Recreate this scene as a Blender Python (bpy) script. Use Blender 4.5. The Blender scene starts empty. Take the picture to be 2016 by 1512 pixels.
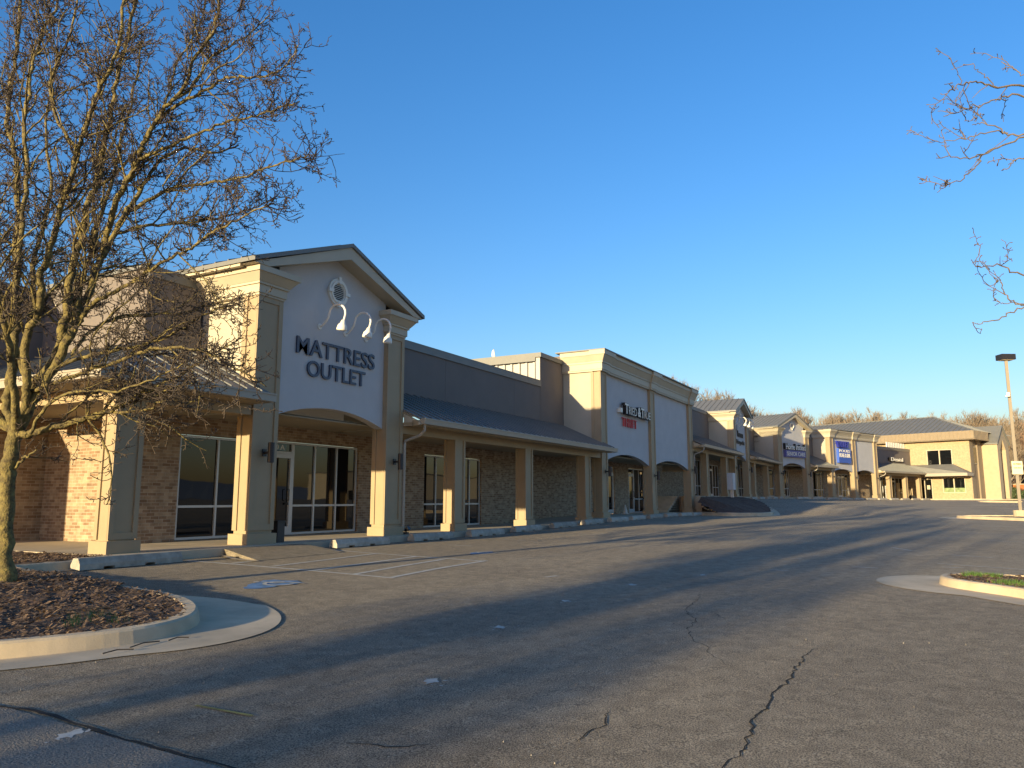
import bpy, bmesh, math, random
import numpy as np
from mathutils import Vector, Matrix
R=math.radians
S=bpy.context.scene; COL=S.collection
# ---------------------------------------------------------------- camera, sky, sun, exposure
PITCH=math.atan(227/1514.); HEAD=R(28.55)
cam=bpy.data.cameras.new('camera'); cam.sensor_width=36.0; cam.lens=1514/2016*36.0
cam.clip_start=0.1; cam.clip_end=6000
camo=bpy.data.objects.new('camera',cam); COL.objects.link(camo); S.camera=camo
camo.location=(0,0,0); camo.rotation_euler=(math.pi/2+PITCH,0,HEAD-math.pi/2)
SUN_EL=7.7; SUN_AZ=7.4      # elevation; angle behind the line of the shop fronts
W=bpy.data.worlds.new("World"); S.world=W; W.use_nodes=True
wn=W.node_tree; bg=wn.nodes['Background']
sk=wn.nodes.new('ShaderNodeTexSky'); sk.sky_type='NISHITA'; sk.sun_disc=False
sk.sun_elevation=R(SUN_EL); sk.sun_rotation=R(-(90-SUN_AZ)); sk.altitude=0; sk.air_density=1.3; sk.dust_density=1.0; sk.ozone_density=3.8
hs=wn.nodes.new('ShaderNodeHueSaturation'); hs.inputs['Saturation'].default_value=1.18; hs.inputs['Value'].default_value=1.0
mx=wn.nodes.new('ShaderNodeMix'); mx.data_type='RGBA'; mx.blend_type='MULTIPLY'; mx.inputs['Factor'].default_value=1.0
mx.inputs['B'].default_value=(1.02,0.90,1.05,1)
wn.links.new(sk.outputs[0],hs.inputs['Color']); wn.links.new(hs.outputs[0],mx.inputs['A']); wn.links.new(mx.outputs['Result'],bg.inputs[0])
bg.inputs[1].default_value=0.145
sl=bpy.data.lights.new('sun','SUN'); sl.energy=4.5; sl.angle=R(0.6); sl.color=(1.0,0.81,0.47)
slo=bpy.data.objects.new('sun',sl); COL.objects.link(slo)
sd=Vector((-math.cos(R(SUN_AZ))*math.cos(R(SUN_EL)),math.sin(R(SUN_AZ))*math.cos(R(SUN_EL)),math.sin(R(SUN_EL))))
slo.rotation_euler=sd.to_track_quat('Z','Y').to_euler(); slo.location=(-40,20,30)
S.view_settings.view_transform='Standard'; S.view_settings.look='None'; S.view_settings.exposure=1.15; S.view_settings.gamma=1
S.cycles.max_bounces=6

# ---------------------------------------------------------------- materials
def mat(name,col,rough=.8,vary=0.0,scale=3.0,bump=0.0,bscale=40.0,metal=0.0,spec=.5,col2=None,coord='Object',rnd=0.0):
    m=bpy.data.materials.new(name); m.use_nodes=True; t=m.node_tree; N=t.nodes; Lk=t.links
    b=N['Principled BSDF']; b.inputs['Roughness'].default_value=rough; b.inputs['Metallic'].default_value=metal
    b.inputs['Specular IOR Level'].default_value=spec
    c=tuple(col)+(1,); b.inputs['Base Color'].default_value=c
    tc=N.new('ShaderNodeTexCoord')
    src=None
    if vary>0 or col2:
        n=N.new('ShaderNodeTexNoise'); n.inputs['Scale'].default_value=scale; n.inputs['Detail'].default_value=8; n.inputs['Roughness'].default_value=.62
        Lk.new(tc.outputs[coord],n.inputs['Vector'])
        r=N.new('ShaderNodeValToRGB'); r.color_ramp.elements[0].position=.32; r.color_ramp.elements[1].position=.68
        c2=col2 if col2 else [min(1,x*(1+vary)) for x in col]
        c1=col if col2 else [x*(1-vary) for x in col]
        r.color_ramp.elements[0].color=tuple(c1)+(1,); r.color_ramp.elements[1].color=tuple(c2)+(1,)
        Lk.new(n.outputs[0],r.inputs[0]); src=r.outputs[0]
        if rnd>0:
            oi=N.new('ShaderNodeObjectInfo'); mp=N.new('ShaderNodeMapRange'); mp.inputs[3].default_value=1-rnd; mp.inputs[4].default_value=1+rnd
            Lk.new(oi.outputs['Random'],mp.inputs[0]); mm=N.new('ShaderNodeVectorMath'); mm.operation='SCALE'
            Lk.new(src,mm.inputs[0]); Lk.new(mp.outputs[0],mm.inputs['Scale']); src=mm.outputs[0]
        Lk.new(src,b.inputs['Base Color'])
    if bump>0:
        n2=N.new('ShaderNodeTexNoise'); n2.inputs['Scale'].default_value=bscale; n2.inputs['Detail'].default_value=4
        Lk.new(tc.outputs[coord],n2.inputs['Vector']); bp=N.new('ShaderNodeBump'); bp.inputs['Strength'].default_value=bump; bp.inputs['Distance'].default_value=.02
        Lk.new(n2.outputs[0],bp.inputs['Height']); Lk.new(bp.outputs[0],b.inputs['Normal'])
    return m
M={}
M['trim']=mat('beige painted column board',(.33,.25,.15),.6,.05,2,.05,60)
M['cream']=mat('cream cornice',(.44,.385,.285),.6,.05,2,.05,60)
M['stucco']=mat('pale grey stucco',(.48,.47,.47),.9,.05,1.2,.2,150)
M['side']=mat('cream stucco side wall',(.42,.38,.30),.9,.05,1.2,.2,150)
M['taupe']=mat('taupe stucco',(.17,.145,.13),.9,.06,1.0,.3,120)
M['roof']=mat('dark metal roof',(.15,.15,.14),.55,.08,1.5,0,40,0.0,.6)
M['gutter']=mat('cream gutter metal',(.34,.30,.24),.45,.04,2)
M['ceiling']=mat('beige soffit board',(.33,.28,.20),.8,.05,2)
M['concrete']=mat('weathered concrete',(.48,.385,.26),.9,.18,1.8,.10,60)
M['walk']=mat('sidewalk concrete',(.42,.35,.25),.9,.15,1.2,.08,60)
M['stop']=mat('parking block concrete',(.36,.32,.26),.95,.25,5,.25,50,rnd=.15)
M['alu']=mat('aluminium frame',(.52,.53,.53),.4,.03,3,0,1,.3)
M['dark']=mat('dark bronze metal',(.018,.017,.02),.45)
M['rib']=mat('grey ribbed metal',(.38,.36,.33),.5)
M['white']=mat('white painted metal',(.72,.69,.62),.45)
M['navy']=mat('navy letter face',(.035,.045,.085),.4)
M['black']=mat('black',(.01,.01,.012),.5)
M['red']=mat('red letter',(.50,.06,.07),.5)
M['blue']=mat('blue sign face',(.035,.10,.45),.5)
M['dblue']=mat('dark blue letter',(.02,.03,.28),.5)
M['purple']=mat('indigo sign face',(.10,.09,.26),.5)
M['tan']=mat('tan brick of office wall',(.37,.285,.175),.9,.18,5,.1,60)
M['pier']=mat('pale tan office pier',(.40,.32,.21),.85,.06,3)
M['board']=mat('tan panel wall',(.24,.19,.13),.85,.06,2)
M['bark']=mat('mossy bark',(.045,.033,.02),.95,0,11,1.0,35,col2=(.24,.19,.06))
M['twig']=mat('grey brown twig',(.07,.052,.038),.9,.25,9)
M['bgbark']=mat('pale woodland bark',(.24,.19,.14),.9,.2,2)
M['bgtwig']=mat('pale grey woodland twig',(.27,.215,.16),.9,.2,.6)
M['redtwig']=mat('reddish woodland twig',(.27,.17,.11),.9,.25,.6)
M['mulch']=mat('shredded bark mulch',(.045,.025,.017),.95,0,14,.6,30,col2=(.13,.075,.045))
M['chip']=mat('bark mulch chip',(.05,.027,.018),.9,0,24,0,1,col2=(.26,.17,.10))
M['grass']=mat('fresh green grass',(.09,.16,.03),.7,.3,20)
M['leaf']=mat('hedge leaf',(.05,.075,.025),.7,.35,6)
M['paint']=mat('worn white paint',(.46,.43,.37),.85,.25,9)
M['yellow']=mat('faded yellow paint',(.28,.22,.06),.85,.3,9)
M['pblue']=mat('worn blue paint',(.10,.20,.34),.85,.35,7)
M['crack']=mat('dark crack filler',(.012,.011,.010),1.0)  # one even near-black, shared by the cracks and the pavement joint
M['hill']=mat('distant blue hills',(.14,.18,.24),1.0,.1,.002)
M['tire']=mat('tyre rubber',(.02,.02,.02),.9)
M['carred']=mat('red car paint',(.45,.03,.02),.3,.02,3,0,1,0,.6)
M['orange']=mat('orange brick column',(.45,.17,.06),.9,.1,4)
M['pole']=mat('tan painted steel pole',(.15,.115,.075),.5,.06,2)
M['signcream']=mat('cream sign plate',(.75,.70,.45),.5)
M['curtain']=mat('green window poster',(.20,.26,.12),.8,.4,3)
M['wood']=mat('tan wood door board',(.36,.25,.13),.7,.2,8)
# glass: near-black pane that mirrors the sky and lot
def glass():
    m=bpy.data.materials.new('tinted shop glass'); m.use_nodes=True; t=m.node_tree; N=t.nodes
    b=N['Principled BSDF']; b.inputs['Base Color'].default_value=(.006,.007,.008,1); b.inputs['Roughness'].default_value=.015; b.inputs['IOR'].default_value=1.52
    n=N.new('ShaderNodeTexNoise'); n.inputs['Scale'].default_value=.9; tc=N.new('ShaderNodeTexCoord'); bp=N.new('ShaderNodeBump'); bp.inputs['Strength'].default_value=.05; bp.inputs['Distance'].default_value=.03
    t.links.new(tc.outputs['Object'],n.inputs['Vector']); t.links.new(n.outputs[0],bp.inputs['Height']); t.links.new(bp.outputs[0],b.inputs['Normal'])
    return m
M['glass']=glass()
def brick():
    m=bpy.data.materials.new('tan mottled brick'); m.use_nodes=True; t=m.node_tree; N=t.nodes; Lk=t.links
    b=N['Principled BSDF']; b.inputs['Roughness'].default_value=.92; b.inputs['Specular IOR Level'].default_value=.3
    uv=N.new('ShaderNodeUVMap'); br=N.new('ShaderNodeTexBrick')
    br.inputs['Scale'].default_value=1.0; br.inputs['Brick Width'].default_value=.215; br.inputs['Row Height'].default_value=.075
    br.inputs['Mortar Size'].default_value=.007; br.inputs['Mortar Smooth'].default_value=.3; br.inputs['Bias'].default_value=-.1
    br.inputs['Color1'].default_value=(.24,.155,.095,1); br.inputs['Color2'].default_value=(.42,.32,.21,1); br.inputs['Mortar'].default_value=(.40,.34,.26,1)
    Lk.new(uv.outputs[0],br.inputs['Vector'])
    n=N.new('ShaderNodeTexNoise'); n.inputs['Scale'].default_value=5; n.inputs['Detail'].default_value=6; Lk.new(uv.outputs[0],n.inputs['Vector'])
    mp=N.new('ShaderNodeMapRange'); mp.inputs[1].default_value=.3; mp.inputs[2].default_value=.7; mp.inputs[3].default_value=.78; mp.inputs[4].default_value=1.2
    Lk.new(n.outputs[0],mp.inputs[0]); sc=N.new('ShaderNodeVectorMath'); sc.operation='SCALE'; Lk.new(br.outputs['Color'],sc.inputs[0]); Lk.new(mp.outputs[0],sc.inputs['Scale'])
    Lk.new(sc.outputs[0],b.inputs['Base Color'])
    bp=N.new('ShaderNodeBump'); bp.inputs['Strength'].default_value=.5; bp.inputs['Distance'].default_value=.008; bp.invert=True
    Lk.new(br.outputs['Fac'],bp.inputs['Height']); Lk.new(bp.outputs[0],b.inputs['Normal'])
    return m
M['brick']=brick()
def asphalt():
    m=bpy.data.materials.new('worn asphalt'); m.use_nodes=True; t=m.node_tree; N=t.nodes; Lk=t.links
    b=N['Principled BSDF']; b.inputs['Roughness'].default_value=.88; b.inputs['Specular IOR Level'].default_value=.3
    tc=N.new('ShaderNodeTexCoord'); P=tc.outputs['Object']
    def noise(s,d=6):
        n=N.new('ShaderNodeTexNoise'); n.inputs['Scale'].default_value=s; n.inputs['Detail'].default_value=d; Lk.new(P,n.inputs['Vector']); return n.outputs[0]
    def ramp(src,p0,c0,p1,c1):
        r=N.new('ShaderNodeValToRGB'); e=r.color_ramp.elements; e[0].position=p0; e[1].position=p1; e[0].color=c0+(1,); e[1].color=c1+(1,); Lk.new(src,r.inputs[0]); return r.outputs[0]
    big=ramp(noise(.35,5),.3,(.25,.208,.155),.7,(.33,.277,.205))
    mid=ramp(noise(6,6),.3,(.78,.78,.78),.72,(1.18,1.18,1.18))
    fine=ramp(noise(95,3),.36,(.40,.40,.42),.64,(1.65,1.62,1.55))
    def mul(a,c):
        x=N.new('ShaderNodeMix'); x.data_type='RGBA'; x.blend_type='MULTIPLY'; x.inputs['Factor'].default_value=1; Lk.new(a,x.inputs['A']); Lk.new(c,x.inputs['B']); return x.outputs['Result']
    c=mul(mul(big,mid),fine)
    # light stone chips
    for sc_,th in ((20,.15),(34,.13)):
        v=N.new('ShaderNodeTexVoronoi'); v.inputs['Scale'].default_value=sc_; Lk.new(P,v.inputs['Vector'])
        lt=N.new('ShaderNodeMath'); lt.operation='LESS_THAN'; lt.inputs[1].default_value=th; Lk.new(v.outputs['Distance'],lt.inputs[0])
        sp=N.new('ShaderNodeSeparateColor'); Lk.new(v.outputs['Color'],sp.inputs[0]); gt=N.new('ShaderNodeMath'); gt.operation='GREATER_THAN'; gt.inputs[1].default_value=.55; Lk.new(sp.outputs[0],gt.inputs[0])
        mu=N.new('ShaderNodeMath'); mu.operation='MULTIPLY'; Lk.new(lt.outputs[0],mu.inputs[0]); Lk.new(gt.outputs[0],mu.inputs[1])
        x=N.new('ShaderNodeMix'); x.data_type='RGBA'; Lk.new(mu.outputs[0],x.inputs['Factor']); Lk.new(c,x.inputs['A']); x.inputs['B'].default_value=(.42,.38,.30,1); c=x.outputs['Result']
    Lk.new(c,b.inputs['Base Color'])
    bp=N.new('ShaderNodeBump'); bp.inputs['Strength'].default_value=1.0; bp.inputs['Distance'].default_value=.03
    Lk.new(noise(120,3),bp.inputs['Height']); Lk.new(bp.outputs[0],b.inputs['Normal'])
    return m
M['asphalt']=asphalt()

# ---------------------------------------------------------------- mesh helpers
class Frame:
    def __init__(s,ox,oy,a): s.o=(ox,oy); s.a=R(a); s.c=math.cos(s.a); s.s=math.sin(s.a)
    def w(s,p): return (s.o[0]+p[0]*s.c-p[1]*s.s, s.o[1]+p[0]*s.s+p[1]*s.c, p[2])
F0=Frame(0,13,0); F1=Frame(75.2,12.56,-20); FW=Frame(0,0,0)
class MB:
    def __init__(s,fr=FW): s.fr=fr; s.V=[]; s.F=[]; s.UV=[]
    def face(s,pts):
        n=Vector((0,0,0)); k=len(pts)
        for i in range(k):
            a=Vector(pts[i]); b=Vector(pts[(i+1)%k]); n+=a.cross(b)
        if n.length<1e-12: return
        n.normalize(); ax=max(range(3),key=lambda i:abs(n[i]))
        b0=len(s.V); s.V+= [s.fr.w(p) for p in pts]; s.F.append(list(range(b0,b0+k)))
        if ax==2: s.UV+=[(p[0],p[1]) for p in pts]
        elif ax==1: s.UV+=[(p[0],p[2]) for p in pts]
        else: s.UV+=[(p[1],p[2]) for p in pts]
    def hexa(s,b,t):     # b,t: 4 pts each, ccw from above
        s.face(list(reversed(b))); s.face(t)
        for i in range(4):
            j=(i+1)%4; s.face([b[i],b[j],t[j],t[i]])
        return s
    def box(s,x0,x1,y0,y1,z0,z1):
        return s.hexa([(x0,y0,z0),(x1,y0,z0),(x1,y1,z0),(x0,y1,z0)],[(x0,y0,z1),(x1,y0,z1),(x1,y1,z1),(x0,y1,z1)])
    def frus(s,x0,x1,y0,y1,z0,z1,p0,p1,back=False):
        q=0 if not back else 1
        return s.hexa([(x0-p0,y0-p0,z0),(x1+p0,y0-p0,z0),(x1+p0,y1+p0*q,z0),(x0-p0,y1+p0*q,z0)],[(x0-p1,y0-p1,z1),(x1+p1,y0-p1,z1),(x1+p1,y1+p1*q,z1),(x0-p1,y1+p1*q,z1)])
    def ext(s,poly,a0,a1,axis='y'):   # poly ccw in (x,z) seen from -y  ; or (y,z) seen from +x
        def P(u,v,a): return (u,a,v) if axis=='y' else ((a,u,v) if axis=='x' else (u,v,a))
        f=[P(u,v,a0) for u,v in poly]; g=[P(u,v,a1) for u,v in poly]
        if axis=='y': s.face(f); s.face(list(reversed(g)))
        else: s.face(list(reversed(f))); s.face(g)
        k=len(poly)
        for i in range(k):
            j=(i+1)%k
            if axis=='y': s.face([f[j],f[i],g[i],g[j]])
            else: s.face([f[i],f[j],g[j],g[i]])
        return s
    def tube(s,pts,r,n=6,r1=None,caps=True):
        P=[Vector(s.fr.w(p)) for p in pts]; k=len(P); rs=[r+((r1 if r1 is not None else r)-r)*i/(k-1) for i in range(k)] if not isinstance(r,(list,tuple)) else r
        d0=(P[1]-P[0]).normalized(); up=Vector((0,0,1)) if abs(d0.z)<.9 else Vector((1,0,0)); a=d0.cross(up).normalized(); b0=len(s.V)
        for i in range(k):
            d=(P[min(i+1,k-1)]-P[max(i-1,0)]).normalized(); a=(a-d*a.dot(d)).normalized(); b=d.cross(a)
            for j in range(n):
                th=2*math.pi*j/n; s.V.append(tuple(P[i]+(a*math.cos(th)+b*math.sin(th))*rs[i]))
        for i in range(k-1):
            for j in range(n):
                j2=(j+1)%n; s.F.append([b0+i*n+j,b0+i*n+j2,b0+(i+1)*n+j2,b0+(i+1)*n+j]); s.UV+=[(0,0)]*4
        if caps:
            s.F.append([b0+j for j in range(n)][::-1]); s.UV+=[(0,0)]*n
            s.F.append([b0+(k-1)*n+j for j in range(n)]); s.UV+=[(0,0)]*n
        return s
    def disc(s,cx,y0,y1,cz,r,n=24,rin=0):   # disc facing -y
        o=[(cx+r*math.cos(2*math.pi*i/n),cz+r*math.sin(2*math.pi*i/n)) for i in range(n)]
        if rin<=0: return s.ext(o,y0,y1)
        q=[(cx+rin*math.cos(2*math.pi*i/n),cz+rin*math.sin(2*math.pi*i/n)) for i in range(n)]
        for i in range(n):
            j=(i+1)%n; s.ext([o[i],o[j],q[j],q[i]],y0,y1)
        return s
    def build(s,name,m,parent=None,label=None,smooth=False):
        me=bpy.data.meshes.new(name); V=s.V
        if parent is not None:
            o=wloc(parent); V=[(v[0]-o[0],v[1]-o[1],v[2]-o[2]) for v in V]
        me.from_pydata(V,[],s.F); uv=me.uv_layers.new(name='UVMap'); uv.data.foreach_set('uv',[c for p in s.UV for c in p])
        me.materials.append(M[m] if isinstance(m,str) else m)
        if smooth: me.polygons.foreach_set('use_smooth',[True]*len(me.polygons))
        me.update(); ob=bpy.data.objects.new(name,me); COL.objects.link(ob)
        if parent is not None: ob.parent=parent
        if label: ob['label']=label
        return ob
def wloc(o):
    v=Vector(o.location)
    while o.parent: o=o.parent; v+=Vector(o.location)
    return v
def thing(name,label,cat,loc,group=None):
    o=bpy.data.objects.new(name,None); o.empty_display_size=.3; COL.objects.link(o); o.location=loc; o['label']=label; o['category']=cat
    if group: o['group']=group
    return o
def tag(o,label,cat,group=None):
    o['label']=label; o['category']=cat
    if group: o['group']=group
    return o
def struct(o): o['kind']='structure'; return o
def dup(root,loc,label,rotz=None):
    r=root.copy(); COL.objects.link(r); r.location=loc; r['label']=label
    if rotz is not None: r.rotation_euler=(0,0,rotz)
    for ch in list(root.children):
        c=ch.copy(); COL.objects.link(c); c.parent=r
        for g in list(ch.children):
            d=g.copy(); COL.objects.link(d); d.parent=c
    return r
def text_verts(st,bold=0.0,depth=.04):
    cu=bpy.data.curves.new('t','FONT'); cu.body=st; cu.size=1; cu.extrude=depth; cu.offset=bold; cu.align_x='LEFT'; cu.resolution_u=4
    ob=bpy.data.objects.new('t',cu); COL.objects.link(ob); me=bpy.data.meshes.new_from_object(ob); bpy.data.objects.remove(ob)
    V=[tuple(v.co) for v in me.vertices]; Fc=[list(p.vertices) for p in me.polygons]; bpy.data.meshes.remove(me); return V,Fc
def lettering(mb,st,x0,x1,z0,z1,yf,yb,bold=0.0):   # writes st into the rectangle, front at yf, back at yb
    V,Fc=text_verts(st,bold,.5)
    xs=[v[0] for v in V]; ys=[v[1] for v in V]; a,b=min(xs),max(xs); c,d=min(ys),max(ys); b0=len(mb.V)
    for v in V:
        mb.V.append(mb.fr.w((x0+(v[0]-a)/(b-a)*(x1-x0), yf if v[2]>0 else yb, z0+(v[1]-c)/(d-c)*(z1-z0))))
    for f in Fc: mb.F.append([b0+i for i in f]); mb.UV+=[(0,0)]*len(f)
    return mb
rng=np.random.default_rng(11)

# ---------------------------------------------------------------- ground
BX=[-300,-60,0,12,25,50,70,90,120,170,400]; BZ=[-5,-2.6,-1.6,-1.38,-1.2,-1.02,-.58,-.15,-.04,0.0,.0]
EX=[-300,-60,0,8,20,32,40,47,51,54,58,75,95,130,400]; EZ=[-5,-2.2,-1.2,-1.13,-1.12,-.97,-.92,-.97,-.95,-.5,.0,.08,.03,0,.0]
def zg(x,y):
    w=min(max(y/12.4,0),1); return (1-w)*float(np.interp(x,BX,BZ))+w*float(np.interp(x,EX,EZ))
def axis(dense0,dense1,st,out0,out1,extra):
    a=list(np.arange(dense0,dense1+1e-6,st)); g=st; x=dense0
    while x>out0: g*=1.35; x-=g; a.append(max(x,out0))
    g=st; x=dense1
    while x<out1: g*=1.35; x+=g; a.append(min(x,out1))
    return sorted(set([round(v,4) for v in a+list(extra)]))
gx=axis(-4,110,.5,-300,1500,BX+EX); gy=axis(-6,14,.4,-1500,600,[0,12.4])
X,Y=np.meshgrid(gx,gy); w=np.clip(Y/12.4,0,1); Z=(1-w)*np.interp(X,BX,BZ)+w*np.interp(X,EX,EZ)
nx,ny=len(gx),len(gy); V=np.stack([X.ravel(),Y.ravel(),Z.ravel()],1)
ii,jj=np.meshgrid(np.arange(nx-1),np.arange(ny-1)); q=(jj*nx+ii).ravel(); FA=np.stack([q,q+1,q+nx+1,q+nx],1)
me=bpy.data.meshes.new('parking_lot'); me.from_pydata(V.tolist(),[],FA.tolist()); me.materials.append(M['asphalt'])
struct(bpy.data.objects.new('parking_lot',me)); COL.objects.link(bpy.data.objects['parking_lot'])

def resample(pts,st):
    o=[]
    for a,b in zip(pts[:-1],pts[1:]):
        L=math.dist(a[:2],b[:2]); n=max(1,int(L/st))
        for i in range(n): o.append((a[0]+(b[0]-a[0])*i/n,a[1]+(b[1]-a[1])*i/n))
    o.append(tuple(pts[-1][:2])); return o
def smoothpath(pts,k=6):   # Catmull-Rom
    P=[Vector((p[0],p[1],0)) for p in pts]; P=[P[0]*2-P[1]]+P+[P[-1]*2-P[-2]]; o=[]
    for i in range(1,len(P)-2):
        for j in range(k):
            t=j/k; a,b,c,d=P[i-1:i+3]
            v=.5*((2*b)+(-a+c)*t+(2*a-5*b+4*c-d)*t*t+(-a+3*b-3*c+d)*t**3); o.append((v.x,v.y))
    o.append((P[-2].x,P[-2].y)); return o
def normals(p):
    o=[]
    for i in range(len(p)):
        a=p[max(i-1,0)]; b=p[min(i+1,len(p)-1)]; dx,dy=b[0]-a[0],b[1]-a[1]; l=math.hypot(dx,dy) or 1; o.append((-dy/l,dx/l))
    return o
def ribbon(mb,pts,width,dz=.006,jit=0,st=.25,taper=False):
    p=resample(pts,st)
    if jit: p=[(x+random.uniform(-jit,jit),y+random.uniform(-jit,jit)) for x,y in p]
    n=normals(p); Lr=[]
    for i,((x,y),(a,b)) in enumerate(zip(p,n)):
        wd=width/2*(random.uniform(.5,1.5) if jit else 1)
        if taper: wd*=min(1,3*min(i,len(p)-1-i)/len(p)+.15)
        l=(x+a*wd,y+b*wd); r=(x-a*wd,y-b*wd); Lr.append(((l[0],l[1],zg(*l)+dz),(r[0],r[1],zg(*r)+dz)))
    for (l,r),(l2,r2) in zip(Lr[:-1],Lr[1:]): mb.face([r,r2,l2,l])
    return mb
def blob(mb,cx,cy,rx,ry,dz=.006,n=18,rag=.3,ang=0):
    c=(cx,cy,zg(cx,cy)+dz); o=[]
    for i in range(n):
        t=2*math.pi*i/n; k=1+random.uniform(-rag,rag); u,v=rx*k*math.cos(t),ry*k*math.sin(t); x=cx+u*math.cos(ang)-v*math.sin(ang); y=cy+u*math.sin(ang)+v*math.cos(ang); o.append((x,y,zg(x,y)+dz))
    for i in range(n): mb.face([c,o[i],o[(i+1)%n]])
    return mb
random.seed(4)
def kerb(name,path,side=1,h=.15,wt=.17,gut=.5,zf=None,guts=None):
    # path = outer foot line; side=+1 planting on the left of travel. gutter pan lies on the other side
    p=path; n=normals(p); mb=MB(); prof=[(-gut,.010),(0,.014),(.025,h-.02),(.05,h),(wt,h),(wt+.01,h-.08)]
    rows=[]
    for i,((x,y),(a,b)) in enumerate(zip(p,n)):
        row=[]
        for k,(o,z) in enumerate(prof):
            oo=o*side
            if k==0 and guts is not None: oo=-guts[i]*side
            xx,yy=x+a*oo,y+b*oo
            zz=(zf or zg)(xx if k==0 else x,yy if k==0 else y)+z; row.append((xx,yy,zz))
        rows.append(row)
    for r0,r1 in zip(rows[:-1],rows[1:]):
        for k in range(len(prof)-1):
            f=[r0[k],r1[k],r1[k+1],r0[k+1]]; mb.face(f if side<0 else f[::-1])
    o=mb.build(name,'concrete'); return struct(o)
# ---------------------------------------------------------------- building parts (frame x = along the fronts, y = into the building)
def pilaster(U,fr,x,zf,z1,w=.75,d=.48,m='trim',name='pilaster'):
    b=MB(fr); b.box(x-.05,x+w+.05,-.05,d+.05,zf-.12,zf+.22)
    b.box(x+.03,x+w-.03,.03,d-.03,zf+.2,z1)
    for a,c in ((x,x+.12),(x+w-.12,x+w)): b.box(a,c,0,.04,zf+.29,z1-.003)
    b.box(x+.11,x+w-.11,.004,.04,zf+.29,zf+.42).box(x+.11,x+w-.11,.004,.04,z1-.14,z1-.005)
    for a,c in ((x,x+.04),(x+w-.04,x+w)):
        b.box(a,c,.035,.15,zf+.29,z1-.003).box(a,c,d-.13,d,zf+.29,z1-.003)
    return b.build(name,m,U)
def column(U,fr,x,zf,z1,w=.6,y=0):
    d=.42; b=MB(fr); b.box(x-.05,x+w+.05,y-.05,y+d+.05,zf-.12,zf+.22).box(x+.03,x+w-.03,y+.03,y+d-.03,zf+.2,z1)
    for a,c in ((x,x+.10),(x+w-.10,x+w)): b.box(a,c,y,y+.04,zf+.24,z1-.003)
    b.box(x+.09,x+w-.09,y+.004,y+.04,zf+.24,zf+.36)
    for a,c in ((x,x+.04),(x+w-.04,x+w)): b.box(a,c,y+.035,y+.11,zf+.24,z1-.003).box(a,c,y+d-.09,y+d,zf+.24,z1-.003)
    return b.build('column','trim',U)
PROF=[(0,.05,.02,.02),(.05,.24,.05,.05),(.24,.29,.09,.09),(.29,.47,.10,.24),(.47,.60,.27,.27)]
def cornice(b,x0,x1,y1,z,k=1.0,e=0.0,kp=1.0):
    for a,c,p,q in PROF: b.frus(x0,x1,0,y1,z+a*k,z+c*k-.001,p*kp+e,q*kp+e)
    return b
def arch_pts(xa,xb,zs,zc,n=18):
    h=zc-zs; w=(xb-xa)/2; r=(w*w+h*h)/(2*h); cx=(xa+xb)/2; cz=zc-r; th=math.asin(min(1,w/r))
    return [(cx+r*math.sin(-th+2*th*i/n),cz+r*math.cos(-th+2*th*i/n)) for i in range(n+1)]
def wall_open(fr,y0,y1,x0,x1,z0,z1,ops):
    b=MB(fr); xs=sorted(ops); x=x0
    for a,c,za,zb in xs:
        if a>x: b.box(x,a,y0,y1,z0,z1)
        if za>z0+.01: b.box(a,c,y0,y1,z0,za)
        b.box(a,c,y0,y1,zb,z1); x=c
    if x<x1: b.box(x,x1,y0,y1,z0,z1)
    return b
def window(U,fr,x0,x1,z0,z1,y,vx=(),hz=(),name='window',fm='alu',fw=.055,label=None):
    f=MB(fr); f.box(x0,x1,y-.05,y+.04,z1-fw,z1).box(x0,x1,y-.05,y+.04,z0,z0+fw)
    f.box(x0,x0+fw,y-.048,y+.04,z0+fw,z1-fw).box(x1-fw,x1,y-.048,y+.04,z0+fw,z1-fw)
    for v in vx: f.box(v-fw/2,v+fw/2,y-.045,y+.04,z0+fw,z1-fw)
    for h in hz: f.box(x0+fw,x1-fw,y-.040,y+.04,h-fw/2,h+fw/2)
    o=f.build(name,fm,U,label); MB(fr).box(x0+.02,x1-.02,y,y+.012,z0+.02,z1-.02).build('pane','glass',o)
    return o
def door(U,fr,x0,x1,z0,z1,y,hinge=-1,fm='alu'):
    f=MB(fr); s=.09
    f.box(x0,x0+s,y-.06,y+.03,z0,z1).box(x1-s,x1,y-.06,y+.03,z0,z1).box(x0+s,x1-s,y-.058,y+.03,z1-.12,z1).box(x0+s,x1-s,y-.058,y+.03,z0,z0+.22)
    o=f.build('door',fm,U); MB(fr).box(x0+s-.02,x1-s+.02,y,y+.012,z0+.2,z1-.1).build('pane','glass',o)
    hx=x1-.16 if hinge<0 else x0+.16; h=MB(fr); h.tube([(hx,y-.06,z0+1.22),(hx,y-.12,z0+1.22),(hx,y-.12,z0+.92),(hx,y-.06,z0+.92)],.013,5); h.box(hx-.03,hx+.03,y-.075,y-.05,z0+.80,z0+.86); h.build('handle','dark',o)
    return o
def storefront(U,fr,x0,x1,z0,z1,y,dx0,dx1,dz,vx,hz,doorhinge=-1):
    # glazed front: door bay between dx0..dx1 with a light above, fixed lights elsewhere
    segs=[(x0,dx0),(dx1,x1)]
    for a,c in segs:
        if c-a>.3: window(U,fr,a,c,z0,z1,y,[v for v in vx if a<v<c],[hz])
    window(U,fr,dx0,dx1,dz,z1,y,(),(),'transom_window'); door(U,fr,dx0+.005,dx1-.005,z0,dz-.005,y,doorhinge)
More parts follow.
